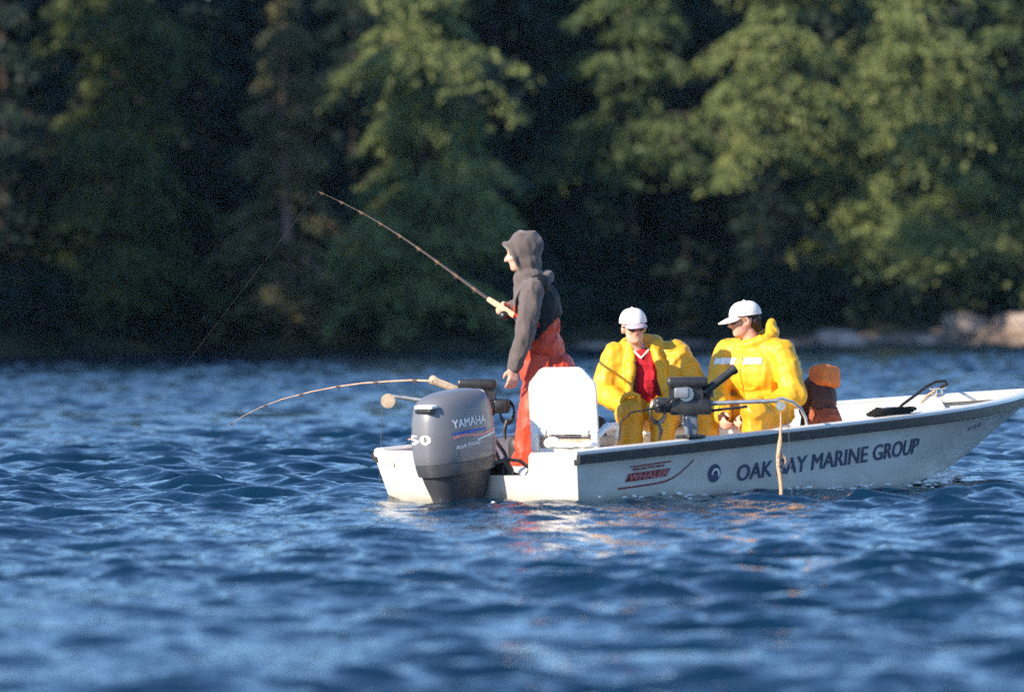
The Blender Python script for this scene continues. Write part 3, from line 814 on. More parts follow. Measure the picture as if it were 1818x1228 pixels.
# horsepower number on the back edge
me = text_mesh('50', .085, .003)
xs = [v.co.x for v in me.vertices]; a, bb = min(xs), max(xs)
for v in me.vertices:
    q = (v.co.x - a) / (bb - a); ang_ = math.radians(158 + 50 * q)
    c, s_ = math.cos(ang_), math.sin(ang_)
    x = (.304 + .004 + v.co.z) * math.copysign(abs(c) ** (2 / 2.8), c); y = .194 * math.copysign(abs(s_) ** (2 / 2.8), s_) * (1 - .18 * (x / .308) ** 2)
    v.co = mt((x, y, .13 + v.co.y))
me.update(); obj('power_number', me, M['whitevinyl'], cowling, False)

# ------------------------------------------------------------------ white boat chair
CX, CY = .62, -.26
ch = empty('boat_chair', bw(CX, CY, FL), math.radians(70)); tag(ch, 'white moulded boat chair seen from behind, beside the hooded angler', 'chair')
def chair_back():
    secs = []
    for x, k in ((-.255, .012), (-.262, .0), (-.225, .0), (-.215, .012)):
        o = [(.21, .355), (.235, .37), (.235, .66), (.225, .70), (.15, .785), (.12, .80), (-.12, .80), (-.15, .785), (-.225, .70), (-.235, .66), (-.235, .37), (-.21, .355)]
        secs.append([Vector((x - (z - .335) * .12, y * (1 - k * 4), z - (k if z > .6 else -k))) for y, z in o])
    return MB().loft(secs)
chair_back().build('backrest', M['plastic_w'], ch, angle=40)
for s in (-1, 1):
    MB().box((-.240, s * .212, .305), (.05, .05, .13), bev=.012).build('back_arm', M['plastic_w'], ch)
    MB().tube([(-.24, s * .225, .34), (-.1, s * .245, .40), (.08, s * .245, .40), (.14, s * .235, .33)], [.022, .025, .025, .02], 8).build('armrest', M['plastic_w'], ch)
for s in (-1, 1): MB().box((-.268, s * .15, .36), (.012, .05, .05), bev=.004).build('hinge', M['alu'], ch)
MB().box((0, 0, .235), (.47, .47, .06), bev=.025).build('seat', M['plastic_w'], ch)
MB().box((.0, 0, .300), (.42, .40, .070), bev=.02).build('seat_pad', M['tan'], ch)
MB().loft([rrect(r, r, r * .95, z) for r, z in ((.13, 0), (.12, .02), (.045, .03), (.04, .195), (.12, .204))]).build('pedestal', M['alu'], ch)
# crumpled white cushion between the chair and the gunwale corner
cu = thing('seat_cushion', .17, -.66, zs(.1) + .012, 'small crumpled white cushion on the stern corner below the chair', 'cushion')
mb = MB(); mb.ell((0, .02, .018), (.09, .16, .024)); mb.ell((0, .17, .035), (.06, .06, .038)); mb.ell((.02, -.15, .024), (.06, .06, .026))
obj('cover', remesh(mb, .01, 3, .008, 12), M['plastic_w'], cu, True, 180)

# ------------------------------------------------------------------ downriggers
def downrigger(name, base, tip, s, label, holder_dir, cord=None, post_h=.16):
    """base: gunwale point, tip: boom end (boat coordinates); s: outboard side"""
    b = Vector(base); d = thing(name, *base, label, 'downrigger', 'downriggers on the gunwales'); off = b
    tipv = Vector(tip); bd = tipv - b; bd.z = 0; bd.normalize(); sd = Vector((-bd.y, bd.x, 0))
    Mx = Matrix((bd, sd, Vector((0, 0, 1)))).transposed()
    c = b + Vector((0, 0, post_h + .05))
    mb = MB().box(b + Vector((0, 0, .012)), (.16, .13, .024), bev=.008); mb.build('base_plate', M['blk'], d, off)
    MB().box(b + Vector((0, 0, .02 + post_h / 2)), (.085, .075, post_h), BM.transposed() @ Matrix.Rotation(.2, 3, 'Z'), .012).build('post', M['grey'], d, off)
    MB().box(c, (.28, .13, .11), Mx, .02).build('motor_housing', M['blk'], d, off)
    mb = MB(); ax = sd
    def wheel(cn, r, w, m, nm, n=22):
        q = MB(); u = Vector((0, 0, 1)); v = bd
        secs = []
        for t, rr_ in ((-w / 2, r * .8), (-w / 2, r), (-w * .25, r), (-w * .2, r * .72), (w * .2, r * .72), (w * .25, r), (w / 2, r), (w / 2, r * .8)):
            secs.append([cn + ax * t + (u * math.cos(a) + v * math.sin(a)) * rr_ for a in [2 * math.pi * i / n for i in range(n)]])
        q.loft(secs); return q.build(nm, m, d, off)
    wheel(c + Vector((0, 0, .085)) - bd * .03, .115, .10, M['blk'], 'reel')
    wheel(c + Vector((0, 0, .085)) - bd * .03, .050, .13, M['alu'], 'hub')
    MB().box(c + Vector((0, 0, .165)) - bd * .02, (.27, .17, .065), Mx, .02).build('cover', M['blk'], d, off)
    # crank handle
    h0 = c + Vector((0, 0, .06)) - bd * .12 - sd * .09
    mb = MB(); mb.tube([h0, h0 - bd * .10 + Vector((0, 0, -.05))], .013, 7); mb.cap(h0 - bd * .10 + Vector((0, 0, -.05)), .024, h0 - bd * .10 - sd * .09 + Vector((0, 0, -.05)), .024, 10); mb.build('crank', M['blk'], d, off)
    MB().box(c - bd * .18 + Vector((0, 0, .01)), (.12, .11, .10), Mx, .025).build('clutch', M['blk'], d, off)
    MB().box(c - bd * .06 + Vector((0, 0, .095)) - sd * .085, (.10, .05, .07), Mx, .012).build('line_counter', M['grey'], d, off)
    q_ = c - bd * .22 + Vector((0, 0, -.02)); mb = MB()
    for k_ in range(3): mb.tube([q_ - sd * .03 * k_ + bd * .05 * math.cos(a) + Vector((0, 0, .075 * math.sin(a) - .01 * k_)) for a in [2 * math.pi * i / 14 for i in range(15)]], .008, 6)
    mb.tube([q_ + Vector((0, 0, -.07)), q_ + bd * .02 + Vector((0, 0, -.14)), q_ + bd * .01 + Vector((0, 0, -.20))], [.012, .016, .007], 7)
    mb.build('cable_coil', M['blk'], d, off)
    MB().box(c + bd * .10 + Vector((0, 0, .085)) + sd * .03, (.07, .09, .10), Mx, .02).build('release_clip', M['blk'], d, off)
    # boom, two parallel tubes, pulley at the tip
    p0 = c + bd * .12 + Vector((0, 0, .02))
    bm_ = MB(); bm_.tube([p0, tipv], [.017, .014], 10); boom = bm_.build('boom', M['alu'], d, off)
    MB().tube([p0 + Vector((0, 0, -.05)), p0 + (tipv - p0) * .55 + Vector((0, 0, -.03))], .010, 8).build('boom_brace', M['blk'], d, off)
    pw = MB(); pc = tipv + Vector((0, 0, -.035)) + bd * .01
    secs = []
    for t, r in [(t, r * (1 if s > 0 else .62)) for t, r in ((-.014, .035), (-.014, .05), (-.004, .04), (.004, .04), (.014, .05), (.014, .035))]:
        secs.append([pc + sd * t + (Vector((0, 0, 1)) * math.cos(a) + bd * math.sin(a)) * r for a in [2 * math.pi * i / 18 for i in range(18)]])
    pw.loft(secs); pw.build('pulley', M['tan'] if s > 0 else M['alu'], boom, off)
    # rod holder tube
    hd = Vector(holder_dir).normalized(); h1 = c + bd * .14 + Vector((0, 0, .06))
    mb = MB(); mb.tube([h1, h1 + Vector((0, 0, .06)), h1 + Vector((0, 0, .06)) + hd * .02], .016, 8); q = h1 + Vector((0, 0, .07))
    hold = mb.build('holder_arm', M['blk'], d, off)
    mb = MB(); n_ = 14; u = hd.cross(Vector((0, 0, 1))).normalized(); v = u.cross(hd)
    secs = [[q + hd * t + (u * math.cos(a) + v * math.sin(a)) * r for a in [2 * math.pi * i / n_ for i in range(n_)]] for t, r in ((-.07, .028), (.17, .028), (.19, .034), (.21, .034), (.21, .024), (.02, .022))]
    mb.loft(secs); mb.build('rod_holder', M['blk'] if s < 0 else M['tan'], d, off)
    # wire from the pulley to the water
    w0 = pc + bd * .045
    MB().tube([w0, w0 + Vector((0, 0, -w0.z / 2)) + bd * .01, Vector((w0.x, w0.y, -.12)) + bd * .03], .0022, 5).build('cable', M['line'], d, off)
    if cord:
        MB().tube(cord, .006, 6).build('power_cord', M['blk'], d, off)
    return d, q, hd, pc
dS, qS, hdS, pcS = downrigger('downrigger', (1.00, -.955, zs(1.0) + .012), (1.43, -1.36, .645), -1, 'black downrigger on the near gunwale, in front of the men in yellow',
    (.55, -.25, .42), [(.80, -.95, .62), (.62, -.93, .60), (.50, -.90, .585), (.42, -.88, .52), (.38, -.9, .40)])
dP, qP, hdP, pcP = downrigger('downrigger', (.80, .93, zs(.8) + .012), (.40, 1.36, .69), 1, 'black downrigger on the far gunwale, behind the outboard motor', (-.12, .85, .28))
# loop of boom tube bent down to the gunwale, forward of the near downrigger
MB().tube([(1.42, -1.34, .648), (1.62, -1.18, .655), (1.84, -1.0, .648), (1.98, -.96, .622), (2.07, -.95, .575), (2.115, -.95, .51), (2.125, -.95, .455)], .011, 8).build('stay_tube', M['alu'], dS, Vector((1.00, -.955, zs(1.0) + .012)))

# tan rope hanging from the boom tip into the water
ro = thing('hanging_rope', pcS.x, pcS.y, 0.0, 'frayed tan rope hanging from the boom tip into the water beside the hull', 'rope')
pp = [(0, 0, pcS.z - .04), (.0, .0, .50), (-.005, .0, .42), (-.01, 0, .36), (-.028, 0, .28), (-.03, 0, .21), (-.012, 0, .14), (-.004, 0, .07), (-.006, 0, 0), (0, 0, -.1)]
MB().tube([Vector(p) for p in pp], [.005, .006, .009, .017, .016, .014, .016, .014, .013, .012], 9).build('strand', M['rope'], ro, angle=180)
MB().tube([(-.02, .0, .30), (.01, -.02, .27), (.022, -.02, .24), (.0, -.01, .20)], [.006, .010, .010, .005], 7).build('frayed_end', M['rope'], ro)

# ------------------------------------------------------------------ gear in the boat
lv = thing('gear_bag', 2.92, -.33, .20, 'orange-topped dark gear bag behind the right seated man', 'bag')
mb = MB(); mb.ell((0, 0, .22), (.14, .15, .22)); mb.ell((.0, .03, .42), (.14, .15, .18)); mb.box((0, 0, .25), (.2, .2, .4), bev=.06)
lv_body = obj('body', remesh(mb, .012, 4, .012, 9), M['darkrust'], lv, True, 180)
mb = MB(); mb.box((.01, -.03, .575), (.18, .17, .16), Matrix.Rotation(.22, 3, 'Y') @ Matrix.Rotation(-.2, 3, 'X'), .03)
obj('top_flap', remesh(mb, .012, 2, .005, 9), M['orange_pad'], lv, True, 180)
obj('pocket', patch(lv_body.data, lambda c, n: n.y < -.2 and .14 < c.z < .36, .01), M['redband'], lv, True, 180)
MB().box((0, 0, .03), (.3, .3, .06), bev=.02).build('base', M['navy'], lv)
tb = thing('tackle_bag', 1.05, .10, FL, 'black soft tackle bag with red piping beside the chair', 'bag')
MB().box((0, 0, .24), (.26, .20, .44), bev=.05).build('body', M['vest'], tb)
MB().box((-.03, -.105, .30), (.14, .02, .06), bev=.006).build('red_panel', M['red_shirt'], tb)
# dark mooring line arching over the bow
rp = thing('mooring_line', 2.90, -.93, zs(2.9), 'dark mooring line arching from the near gunwale to the bow cleat', 'rope')
o_ = Vector((2.90, -.93, zs(2.9)))
MB().tube([(2.80, -.95, .512), (3.1, -.86, .525), (3.45, -.62, .578), (3.8, -.42, .635), (4.15, -.2, .685), (4.5, .02, .715), (4.8, .2, .715), (4.95, .32, .69), (4.90, .37, .655)], .011, 7).build('line', M['darkrope'], rp, o_)
mb = MB()
for i in range(4):
    pts = [(2.95 + .03 * i + .20 * math.cos(a), -.93 + .035 * math.sin(a), zs(2.95) + .022 + .012 * i + .006 * math.sin(3 * a)) for a in [2 * math.pi * k / 20 for k in range(21)]]
    mb.tube(pts, .010, 6)
mb.build('coil', M['darkrope'], rp, o_)
MB().tube([(4.90, .37, .655), (4.80, .40, .60), (4.72, .42, .50)], .009, 6).build('tail', M['rope'], rp, o_)

# ------------------------------------------------------------------ people
def V3(p): return Vector(p)
def head_frame(fwd, up=(0, 0, 1)):
    f = Vector(fwd).normalized(); l = Vector(up).cross(f).normalized(); u = f.cross(l)
    return Matrix((f, l, u)).transposed()
def add_head(mb, c, Mh, k=1.0):
    c = Vector(c); P = lambda x, y, z: c + Mh @ (Vector((x, y, z)) * k)
    mb.ell(P(-.012, 0, .022), (.098 * k, .078 * k, .100 * k), Mh)
    mb.ell(P(.022, 0, -.05), (.070 * k, .062 * k, .075 * k), Mh)
    mb.ell(P(.055, 0, -.088), (.034 * k, .040 * k, .028 * k), Mh)
    mb.cap(P(.088, 0, .005), .011 * k, P(.108, 0, -.030), .017 * k)
    for s in (-1, 1):
        mb.ell(P(.070, s * .034, -.022), (.022 * k, .024 * k, .022 * k), Mh)
        mb.ell(P(-.004, s * .078, -.012), (.022 * k, .011 * k, .034 * k), Mh)
        mb.cap(P(.082, s * .012, .026), .013 * k, P(.070, s * .046, .024), .012 * k)
        mb.ell(P(.086, s * .013, -.036), (.010 * k, .010 * k, .008 * k), Mh)
    mb.cap(P(.078, -.020, -.060), .010 * k, P(.078, .020, -.060), .010 * k)
    mb.cap(P(.076, -.016, -.072), .011 * k, P(.076, .016, -.072), .011 * k)
def add_hand(mb, wrist, d, palm, curl=.5, side=1, k=1.0):
    """d: direction of the hand, palm: normal the palm faces; side: +1 thumb towards d x palm"""
    w = Vector(wrist); d = Vector(d).normalized(); n = Vector(palm); n = (n - d * n.dot(d)).normalized(); t = d.cross(n) * side
    for q in (-.024, 0, .024):
        mb.cap(w + t * q * .7, .019 * k, w + d * .085 + t * q, .0145 * k, 10)
    for i, (q, L) in enumerate(((.033, .072), (.011, .080), (-.011, .075), (-.031, .060))):
        p = w + d * .088 + t * q; a = curl * (.9 + .12 * i)
        for seg, (l, r0, r1) in enumerate(((L * .48, .0105, .0098), (L * .30, .0098, .0090), (L * .25, .0090, .0080))):
            dd = (d * math.cos(a) + n * math.sin(a) + t * (q * 1.6)).normalized(); e = p + dd * l
            mb.cap(p, r0 * k, e, r1 * k, 8); p = e; a += curl * .75
    p = w + d * .025 + t * .030; e = p + (d * .75 + t * .62 + n * .35).normalized() * .042; mb.cap(p, .0155 * k, e, .012 * k, 8)
    e2 = e + (d * .9 + t * .15 + n * .4).normalized() * .032; mb.cap(e, .012 * k, e2, .0095 * k, 8)
def torso_levels(mb, J, lv):
    """elliptical slabs from pelvis to neck: (fraction, half width, half depth, half height)"""
    a = Vector(J['shL']) - Vector(J['shR']); a.z = 0; a.normalize(); f = a.cross(Vector((0, 0, 1))); Mt = Matrix((a, -f, Vector((0, 0, 1)))).transposed()
    for t, w, dp, hh, off in lv:
        c = Vector(J['pelvis']).lerp(Vector(J['chest']), t / .5) if t < .5 else Vector(J['chest']).lerp(Vector(J['neck']), (t - .5) / .5)
        mb.ell(c + Mt @ Vector((0, -off, 0)) , (w, dp, hh), Mt)
    return Mt
def person(base, J, Mh, label, hands, seated):
    root_loc = Vector(base)
    J = {k: Vector(v) for k, v in J.items()}
    mb = MB(); add_head(mb, J['head'], Mh)
    mb.cap(J['neck'] + Vector((0, 0, -.06)), .062, J['head'] + Mh @ Vector((-.015, 0, -.07)), .055)
    torso_levels(mb, J, ((0, .155, .105, .12, 0), (.25, .145, .10, .14, 0), (.5, .165, .11, .15, 0), (.72, .16, .10, .10, 0)))
    mb.cap(J['shL'], .06, J['shR'], .06)
    for s in 'LR':
        mb.cap(J['sh' + s], .056, J['el' + s], .044); mb.cap(J['el' + s], .044, J['wr' + s], .028)
        mb.cap(J['hip' + s], .085, J['kn' + s], .058); mb.cap(J['kn' + s], .056, J['an' + s], .040)
        toe = J['an' + s] + J['foot'] * .17; mb.cap(J['an' + s] + Vector((0, 0, -.02)), .038, toe + Vector((0, 0, -.035)), .030)
    for s, (d, pn, cu_, sd) in hands.items(): add_hand(mb, J['wr' + s], d, pn, cu_, sd)
    me = remesh(mb, .0085, 2)
    o = obj('person', me, M['skin'], None, True, 180); o.location = root_loc
    tag(o, label, 'person'); return o, J
def boots(root, J, m):
    for s in 'LR':
        a = J['an' + s]; f = J['foot']; mb = MB(); mb.cap(a + Vector((0, 0, .20)), .068, a + Vector((0, 0, -.01)), .060)
        mb.cap(a + Vector((0, 0, -.022)) - f * .04, .046, a + Vector((0, 0, -.022)) + f * .17, .048)
        obj('boot', remesh(mb, .012, 3), m, root, True, 180)
def ballcap(root, c, Mh, brim_down, m, band=None, k=1.06):
    c = Vector(c); mb = MB(); secs = []
    P = lambda x, y, z: c + Mh @ Vector((x, y, z))
    for i in range(9):
        th = math.radians(i * 10.5); r = math.cos(th) ** .75; z = .032 + .100 * math.sin(th)
        secs.append([P(-.014 + .110 * k * r * math.cos(a), .090 * k * r * math.sin(a), z) for a in [2 * math.pi * j / 28 for j in range(28)]])
    mb.loft(secs)
    o = mb.build('cap', m, root, angle=80)
    mb = MB(); secs = []
    for q in range(7):
        u = -1 + 2 * q / 6; y = u * .076; ext = .095 * math.sqrt(max(0, 1 - (u * .93) ** 2)); x0 = .055 + .028 * (1 - u * u)
        zz = .036 - .018 * u * u
        secs.append([P(x0, y, zz), P(x0 + ext * .6, y, zz + .002 - ext * brim_down * .5), P(x0 + ext + .012, y, zz - ext * brim_down), P(x0 + ext + .012, y, zz - .007 - ext * brim_down), P(x0, y, zz - .007)])
    mb.loft(secs); b_ = mb.build('brim', m, o, angle=60)
    MB().ell(P(-.014, 0, .134), (.009, .009, .006), Mh, 10, 6).build('button', m, o)
    if band:
        b_.data.materials.clear(); b_.data.materials.append(band)
    if False:
        mb = MB(); ring = []
        mb.tube([P(-.014 + .1175 * k * math.cos(a), .0965 * k * math.sin(a), .038) for a in [math.radians(-100 + 200 * i / 20) for i in range(21)]], .010, 6, .9)
        mb.build('cap_band', band, o)
        mb = MB().tube([P(.085 + .085 * math.sqrt(max(0, 1 - (u * .93) ** 2)) - .002 + .01 * (1 - u * u), u * .074, .030 - .018 * u * u - .085 * brim_down * math.sqrt(max(0, 1 - (u * .93) ** 2))) for u in [-.95 + 1.9 * i / 12 for i in range(13)]], .006, 6); mb.build('brim_piping', band, o)
    return o
def sunglasses(root, c, Mh):
    c = Vector(c); P = lambda x, y, z: c + Mh @ Vector((x, y, z))
    g = MB()
    for s in (-1, 1): g.ell(P(.096, s * .034, .000), (.009, .032, .024), Mh @ Matrix.Rotation(s * .28, 3, 'Z'), 16, 8)
    g.cap(P(.100, -.010, .010), .004, P(.100, .010, .010), .004, 8)
    for s in (-1, 1): g.tube([P(.088, s * .060, .010), P(.05, s * .080, .010), P(-.01, s * .084, .004)], .0035, 6)
    return g.build('sunglasses', M['lens'], root)

# --- hooded angler, standing at the stern, facing left, leaning back on the rod
base = (.05, 38.6, FL)
zf = FL
def rel(d): return {k: (v[0], v[1], v[2] - zf) if k != 'foot' else v for k, v in d.items()}
J = rel(dict(head=(.022, 0, 1.650), neck=(.055, 0, 1.475), shL=(.095, -.185, 1.405), elL=(.040, -.275, 1.115), wrL=(-.035, -.245, .885),
    shR=(.075, .185, 1.41), elR=(.105, .255, 1.15), wrR=(-.045, .075, 1.285), chest=(.112, 0, 1.27), pelvis=(.165, 0, .86),
    hipL=(.155, -.095, .82), knL=(.070, -.135, .475), anL=(.030, -.135, .155), hipR=(.160, .095, .82), knR=(.075, .13, .475), anR=(-.02, .13, .155), foot=(-1, -.12, 0)))
Mh = head_frame((-1, -.10, -.12))
p1, J1 = person(base, J, Mh, 'man standing at the stern in grey hoodie and orange-red bib trousers, holding a rod', {
    'L': ((-.12, -.05, -1), (-.35, 1, 0), .45, -1), 'R': ((-.85, -.45, .25), (.1, -.5, -.9), 1.15, -1)}, False)
boots(p1, J1, M['boot'])
mb = MB()                                                       # hoodie
torso_levels(mb, J1, ((.08, .18, .135, .16, 0), (.3, .18, .135, .18, 0), (.5, .19, .135, .18, 0), (.7, .185, .125, .13, 0), (.85, .12, .11, .10, .0)))
mb.cap(J1['shL'] + Vector((0, .01, 0)), .080, J1['shR'] - Vector((0, .01, 0)), .080)
for s in 'LR':
    mb.cap(J1['sh' + s], .082, J1['el' + s], .070); mb.cap(J1['el' + s], .070, J1['wr' + s], .050)
hd = J1['head']
mb.ell(hd + Mh @ Vector((-.020, 0, .030)), (.114, .108, .125), Mh)
mb.ell(hd + Mh @ Vector((-.060, 0, .050)), (.095, .092, .105), Mh)
mb.ell(hd + Mh @ Vector((-.032, 0, -.06)), (.098, .104, .11), Mh)
mb.ell(J1['neck'] + Vector((.02, 0, .01)), (.11, .13, .085))
rim = [hd + Mh @ Vector(p) for p in ((.025, .075, -.125), (.058, .086, -.05), (.074, .080, .03), (.094, .050, .075), (.104, 0, .085), (.094, -.050, .075), (.074, -.080, .03), (.058, -.086, -.05), (.025, -.075, -.125), (.02, 0, -.150), (.025, .075, -.125))]
mb.tube(rim, .016, 8); mb.ell(hd + Mh @ Vector((.042, 0, .068)), (.062, .080, .045), Mh)
hoodie = obj('hoodie', remesh(mb, .011, 3, .011, 11, (1, 1, .6), 2), M['hood'], p1, True, 180)
mb = MB().tube([J1['neck'] + Vector(p) for p in ((.10, -.10, -.02), (.145, 0, .02), (.10, .10, -.02))], [.035, .05, .035], 8); obj('hood_fold', remesh(mb, .01, 2, .006), M['hood'], hoodie, True, 180)
mb = MB()                                                       # bib trousers
torso_levels(mb, J1, ((.0, .200, .168, .17, 0), (.18, .200, .160, .16, 0.0), (.36, .196, .155, .17, 0), (.50, .180, .140, .12, .01)))
mb.ell(J1['pelvis'] + Vector((.085, -.02, -.02)), (.13, .18, .15)); mb.ell(J1['pelvis'] + Vector((.05, -.06, -.13)), (.13, .14, .14))
for s in 'LR':
    mb.cap(J1['hip' + s], .128, J1['kn' + s], .098); mb.cap(J1['kn' + s], .097, J1['an' + s] + Vector((0, 0, -.02)), .090)
bib_me = remesh(mb, .011, 3, .014, 8, (1, 1, .5), 4)
bib = obj('bib_trousers', bib_me, M['orange'], p1, True, 180)
# black back panel and shoulder straps of the bib / vest
mb = MB(); torso_levels(mb, J1, ((.15, .198, .160, .15, -.02), (.32, .195, .158, .16, -.02), (.45, .190, .150, .14, -.02), (.55, .190, .148, .17, -.02), (.72, .182, .138, .12, -.02)))
mb.cap(J1['shL'] + Vector((.045, .05, .03)), .065, J1['shR'] + Vector((.045, -.05, .03)), .065)
tmp = remesh(mb, .012, 3, .008, 10, seed=9)
cx = J1['chest'].x
vest = obj('back_panel', patch(tmp, lambda c, n: c.x > cx - .012 - (c.z - J1['chest'].z) * .10 and c.z > 1.05 - zf + (c.x - .10) * 1.05, .014), M['vest'], p1, True, 180)
mb = MB()
for s in (-1, 1):
    mb = MB(); mb.tube([J1['chest'] + Vector(p) for p in ((-.135, s * .09, -.02), (-.13, s * .10, .07), (-.06, s * .115, .205), (.03, s * .11, .225), (.11, s * .09, .16))], .020, 6, .45)
    mb.build('shoulder_strap', M['vest'], p1)
MB().box(J1['chest'] + Vector((.0, -.19, .035)), (.05, .012, .018), Matrix.Rotation(-.7, 3, 'Y'), .004).build('buckle', M['whitevinyl'], p1)
# red glove tip / rag in the belt is part of the trousers: pocket flap
MB().box(J1['pelvis'] + Vector((-.03, -.205, .03)), (.12, .02, .15), Matrix.Rotation(.15, 3, 'Y'), .008).build('pocket_flap', M['orange'], bib)

# --- seated man facing the camera, jacket open over a red shirt
base = (.945, 39.6, FL)
J = rel(dict(head=(-.098, -.06, 1.140), neck=(-.050, 0, .975), shR=(-.225, -.01, .945), elR=(-.325, -.07, .690), wrR=(-.165, -.31, .600),
    shL=(.195, .01, .955), elL=(.335, -.05, .725), wrL=(.145, -.30, .625), chest=(-.015, 0, .80), pelvis=(.012, .07, .545),
    hipR=(-.090, .04, .535), knR=(-.135, -.40, .545), anR=(-.138, -.42, .165), hipL=(.120, .04, .535), knL=(.090, -.40, .548), anL=(.083, -.42, .165), foot=(0, -1, 0)))
Mh = head_frame((.20, -1, -.06), (-.06, 0, 1))
p2, J2 = person(base, J, Mh, 'seated man facing the camera in open yellow rain jacket over a red shirt, white cap', {
    'R': ((.55, -.7, -.3), (0, .2, -1), .6, 1), 'L': ((-.6, -.65, -.25), (0, .2, -1), .6, -1)}, True)
boots(p2, J2, M['boot'])
def trousers(root, J, seed, m):
    mb = MB(); mb.ell(J['pelvis'] + Vector((0, 0, .0)), (.20, .16, .135)); mb.ell(J['pelvis'] + Vector((0, 0, .12)), (.18, .145, .12)); mb.cap(J['hipL'], .11, J['hipR'], .11)
    for s in 'LR':
        mb.cap(J['hip' + s], .135, J['kn' + s], .108); mb.cap(J['kn' + s], .092, J['an' + s] + Vector((0, 0, -.02)), .084)
    return obj('trousers', remesh(mb, .011, 4, .010, 8, (1, 1, .8), seed), m, root, True, 180)
trousers(p2, J2, 6, M['yellow2'])
mb = MB()                                                       # red shirt
Mt = torso_levels(mb, J2, ((.2, .150, .125, .16, .0), (.45, .160, .130, .17, 0), (.72, .172, .118, .115, 0), (.88, .10, .10, .07, .01)))
obj('shirt', remesh(mb, .011, 3, .007, 12, seed=3), M['red_shirt'], p2, True, 180)
MB().tube([J2['neck'] + Vector(p) for p in ((-.075, -.03, .035), (-.045, -.085, -.005), (.0, -.115, -.05), (.045, -.085, -.005), (.075, -.03, .035))], .008, 6).build('collar_trim', M['tape'], p2)
ch_, nk, pv = J2['chest'], J2['neck'], J2['pelvis']
mb = MB()                                                       # open jacket: two fronts and a back
mb.ell(ch_ + Vector((0, .07, 0)), (.235, .105, .22)); mb.ell(pv + Vector((0, .06, .06)), (.23, .12, .15))
mb.cap(J2['shL'] + Vector((-.02, .03, 0)), .085, J2['shR'] + Vector((.02, .03, 0)), .085)
for s, sh, wst in ((-1, J2['shR'], -.185), (1, J2['shL'], .175)):
    mb.cap(sh + Vector((-s * .015, -.015, -.02)), .088, ch_ + Vector((s * .170, -.03, -.04)), .098)
    mb.cap(ch_ + Vector((s * .165, -.03, -.02)), .100, pv + Vector((wst, -.03, .05)), .095)
    a0 = nk + Vector((s * .085, -.045, .03)); a1 = ch_ + Vector((s * .105, -.135, .06)); a2 = ch_ + Vector((s * .120, -.150, -.10)); a3 = pv + Vector((s * .15, -.14, .02))
    mb.cap(a0, .036, a1, .040); mb.cap(a1, .038, a2, .034); mb.cap(a2, .034, a3, .036)
for s in 'LR':
    mb.cap(J2['sh' + s], .098, J2['el' + s], .092); mb.cap(J2['el' + s], .092, J2['wr' + s], .068)
mb.tube([nk + Vector(p) for p in ((-.10, -.06, .02), (-.125, .01, .045), (-.08, .085, .06), (.02, .115, .075), (.10, .08, .075), (.125, .0, .05), (.10, -.06, .02))], [.030, .036, .042, .048, .048, .044, .032], 8)
mb.ell(nk + Vector((.10, .06, .055)), (.06, .06, .06))
jk = obj('jacket', remesh(mb, .011, 3, .0125, 7, (1, 1, .55), 11), M['yellow'], p2, True, 180)
for s in (-1, 1):
    MB().tube([ch_ + Vector((s * .078, -.128, .10)), ch_ + Vector((s * .088, -.135, -.02)), ch_ + Vector((s * .100, -.140, -.14)), pv + Vector((s * .105, -.14, .01))], [.014, .022, .024, .018], 8).build('lining', M['lining'], jk)
MB().tube([J2['wrR'] + Vector(p) for p in ((-.03, -.08, .02), (-.01, -.10, .065), (.04, -.10, .085), (.085, -.10, .065), (.09, -.10, .0), (.05, -.10, -.05))], .020, 8).build('pull_loop', M['yellow'], jk)
hc2 = J2['head']
cap2 = ballcap(p2, hc2, Mh, .28, M['capw'], M['capband'])
sunglasses(p2, hc2, Mh)

# --- seated man in profile, jacket closed
base = (1.68, 39.55, FL)
J = rel(dict(head=(-.066, -.02, 1.180), neck=(.010, 0, 1.015), shL=(.190, -.15, .955), elL=(.265, -.26, .660), wrL=(-.045, -.42, .520),
    shR=(-.170, .10, .960), elR=(-.270, -.08, .675), wrR=(-.235, -.36, .535), chest=(.01, -.03, .82), pelvis=(.075, .06, .545),
    hipL=(.110, -.04, .535), knL=(-.010, -.47, .545), anL=(-.035, -.50, .165), hipR=(.005, .12, .535), knR=(-.330, -.20, .545), anR=(-.345, -.22, .165), foot=(-.75, -.66, 0)))
Mh = head_frame((-1, -.30, -.10))
p3, J3 = person(base, J, Mh, 'seated man in profile in closed yellow rain jacket with white chest tape, white cap', {
    'L': ((-.92, -.1, -.38), (-.1, .6, -.8), .75, -1), 'R': ((-.05, -.75, -.6), (.9, .0, -.4), .75, 1)}, True)
boots(p3, J3, M['boot'])
trousers(p3, J3, 8, M['yellow2'])
ch_, nk, pv = J3['chest'], J3['neck'], J3['pelvis']
mb = MB()
Mt = torso_levels(mb, J3, ((.0, .225, .185, .15, 0), (.25, .225, .185, .18, 0), (.5, .235, .175, .20, 0), (.72, .215, .155, .13, 0), (.9, .13, .13, .09, 0)))
mb.cap(J3['shL'], .095, J3['shR'], .095)
for s in 'LR':
    mb.cap(J3['sh' + s], .100, J3['el' + s], .096); mb.cap(J3['el' + s], .094, J3['wr' + s], .066)
mb.tube([nk + Vector(p) for p in ((-.10, -.07, -.015), (-.02, -.12, .0), (.07, -.115, .03), (.125, -.04, .075), (.125, .05, .085), (.05, .11, .05), (-.06, .09, .01), (-.115, .0, -.02), (-.10, -.07, -.015))], [.036, .040, .044, .048, .048, .044, .040, .036, .036], 8)
mb.cap(nk + Vector((.115, -.02, .08)), .045, nk + Vector((.112, -.01, .140)), .036)
mb.ell(pv + Vector((-.10, -.16, .0)), (.20, .16, .10))
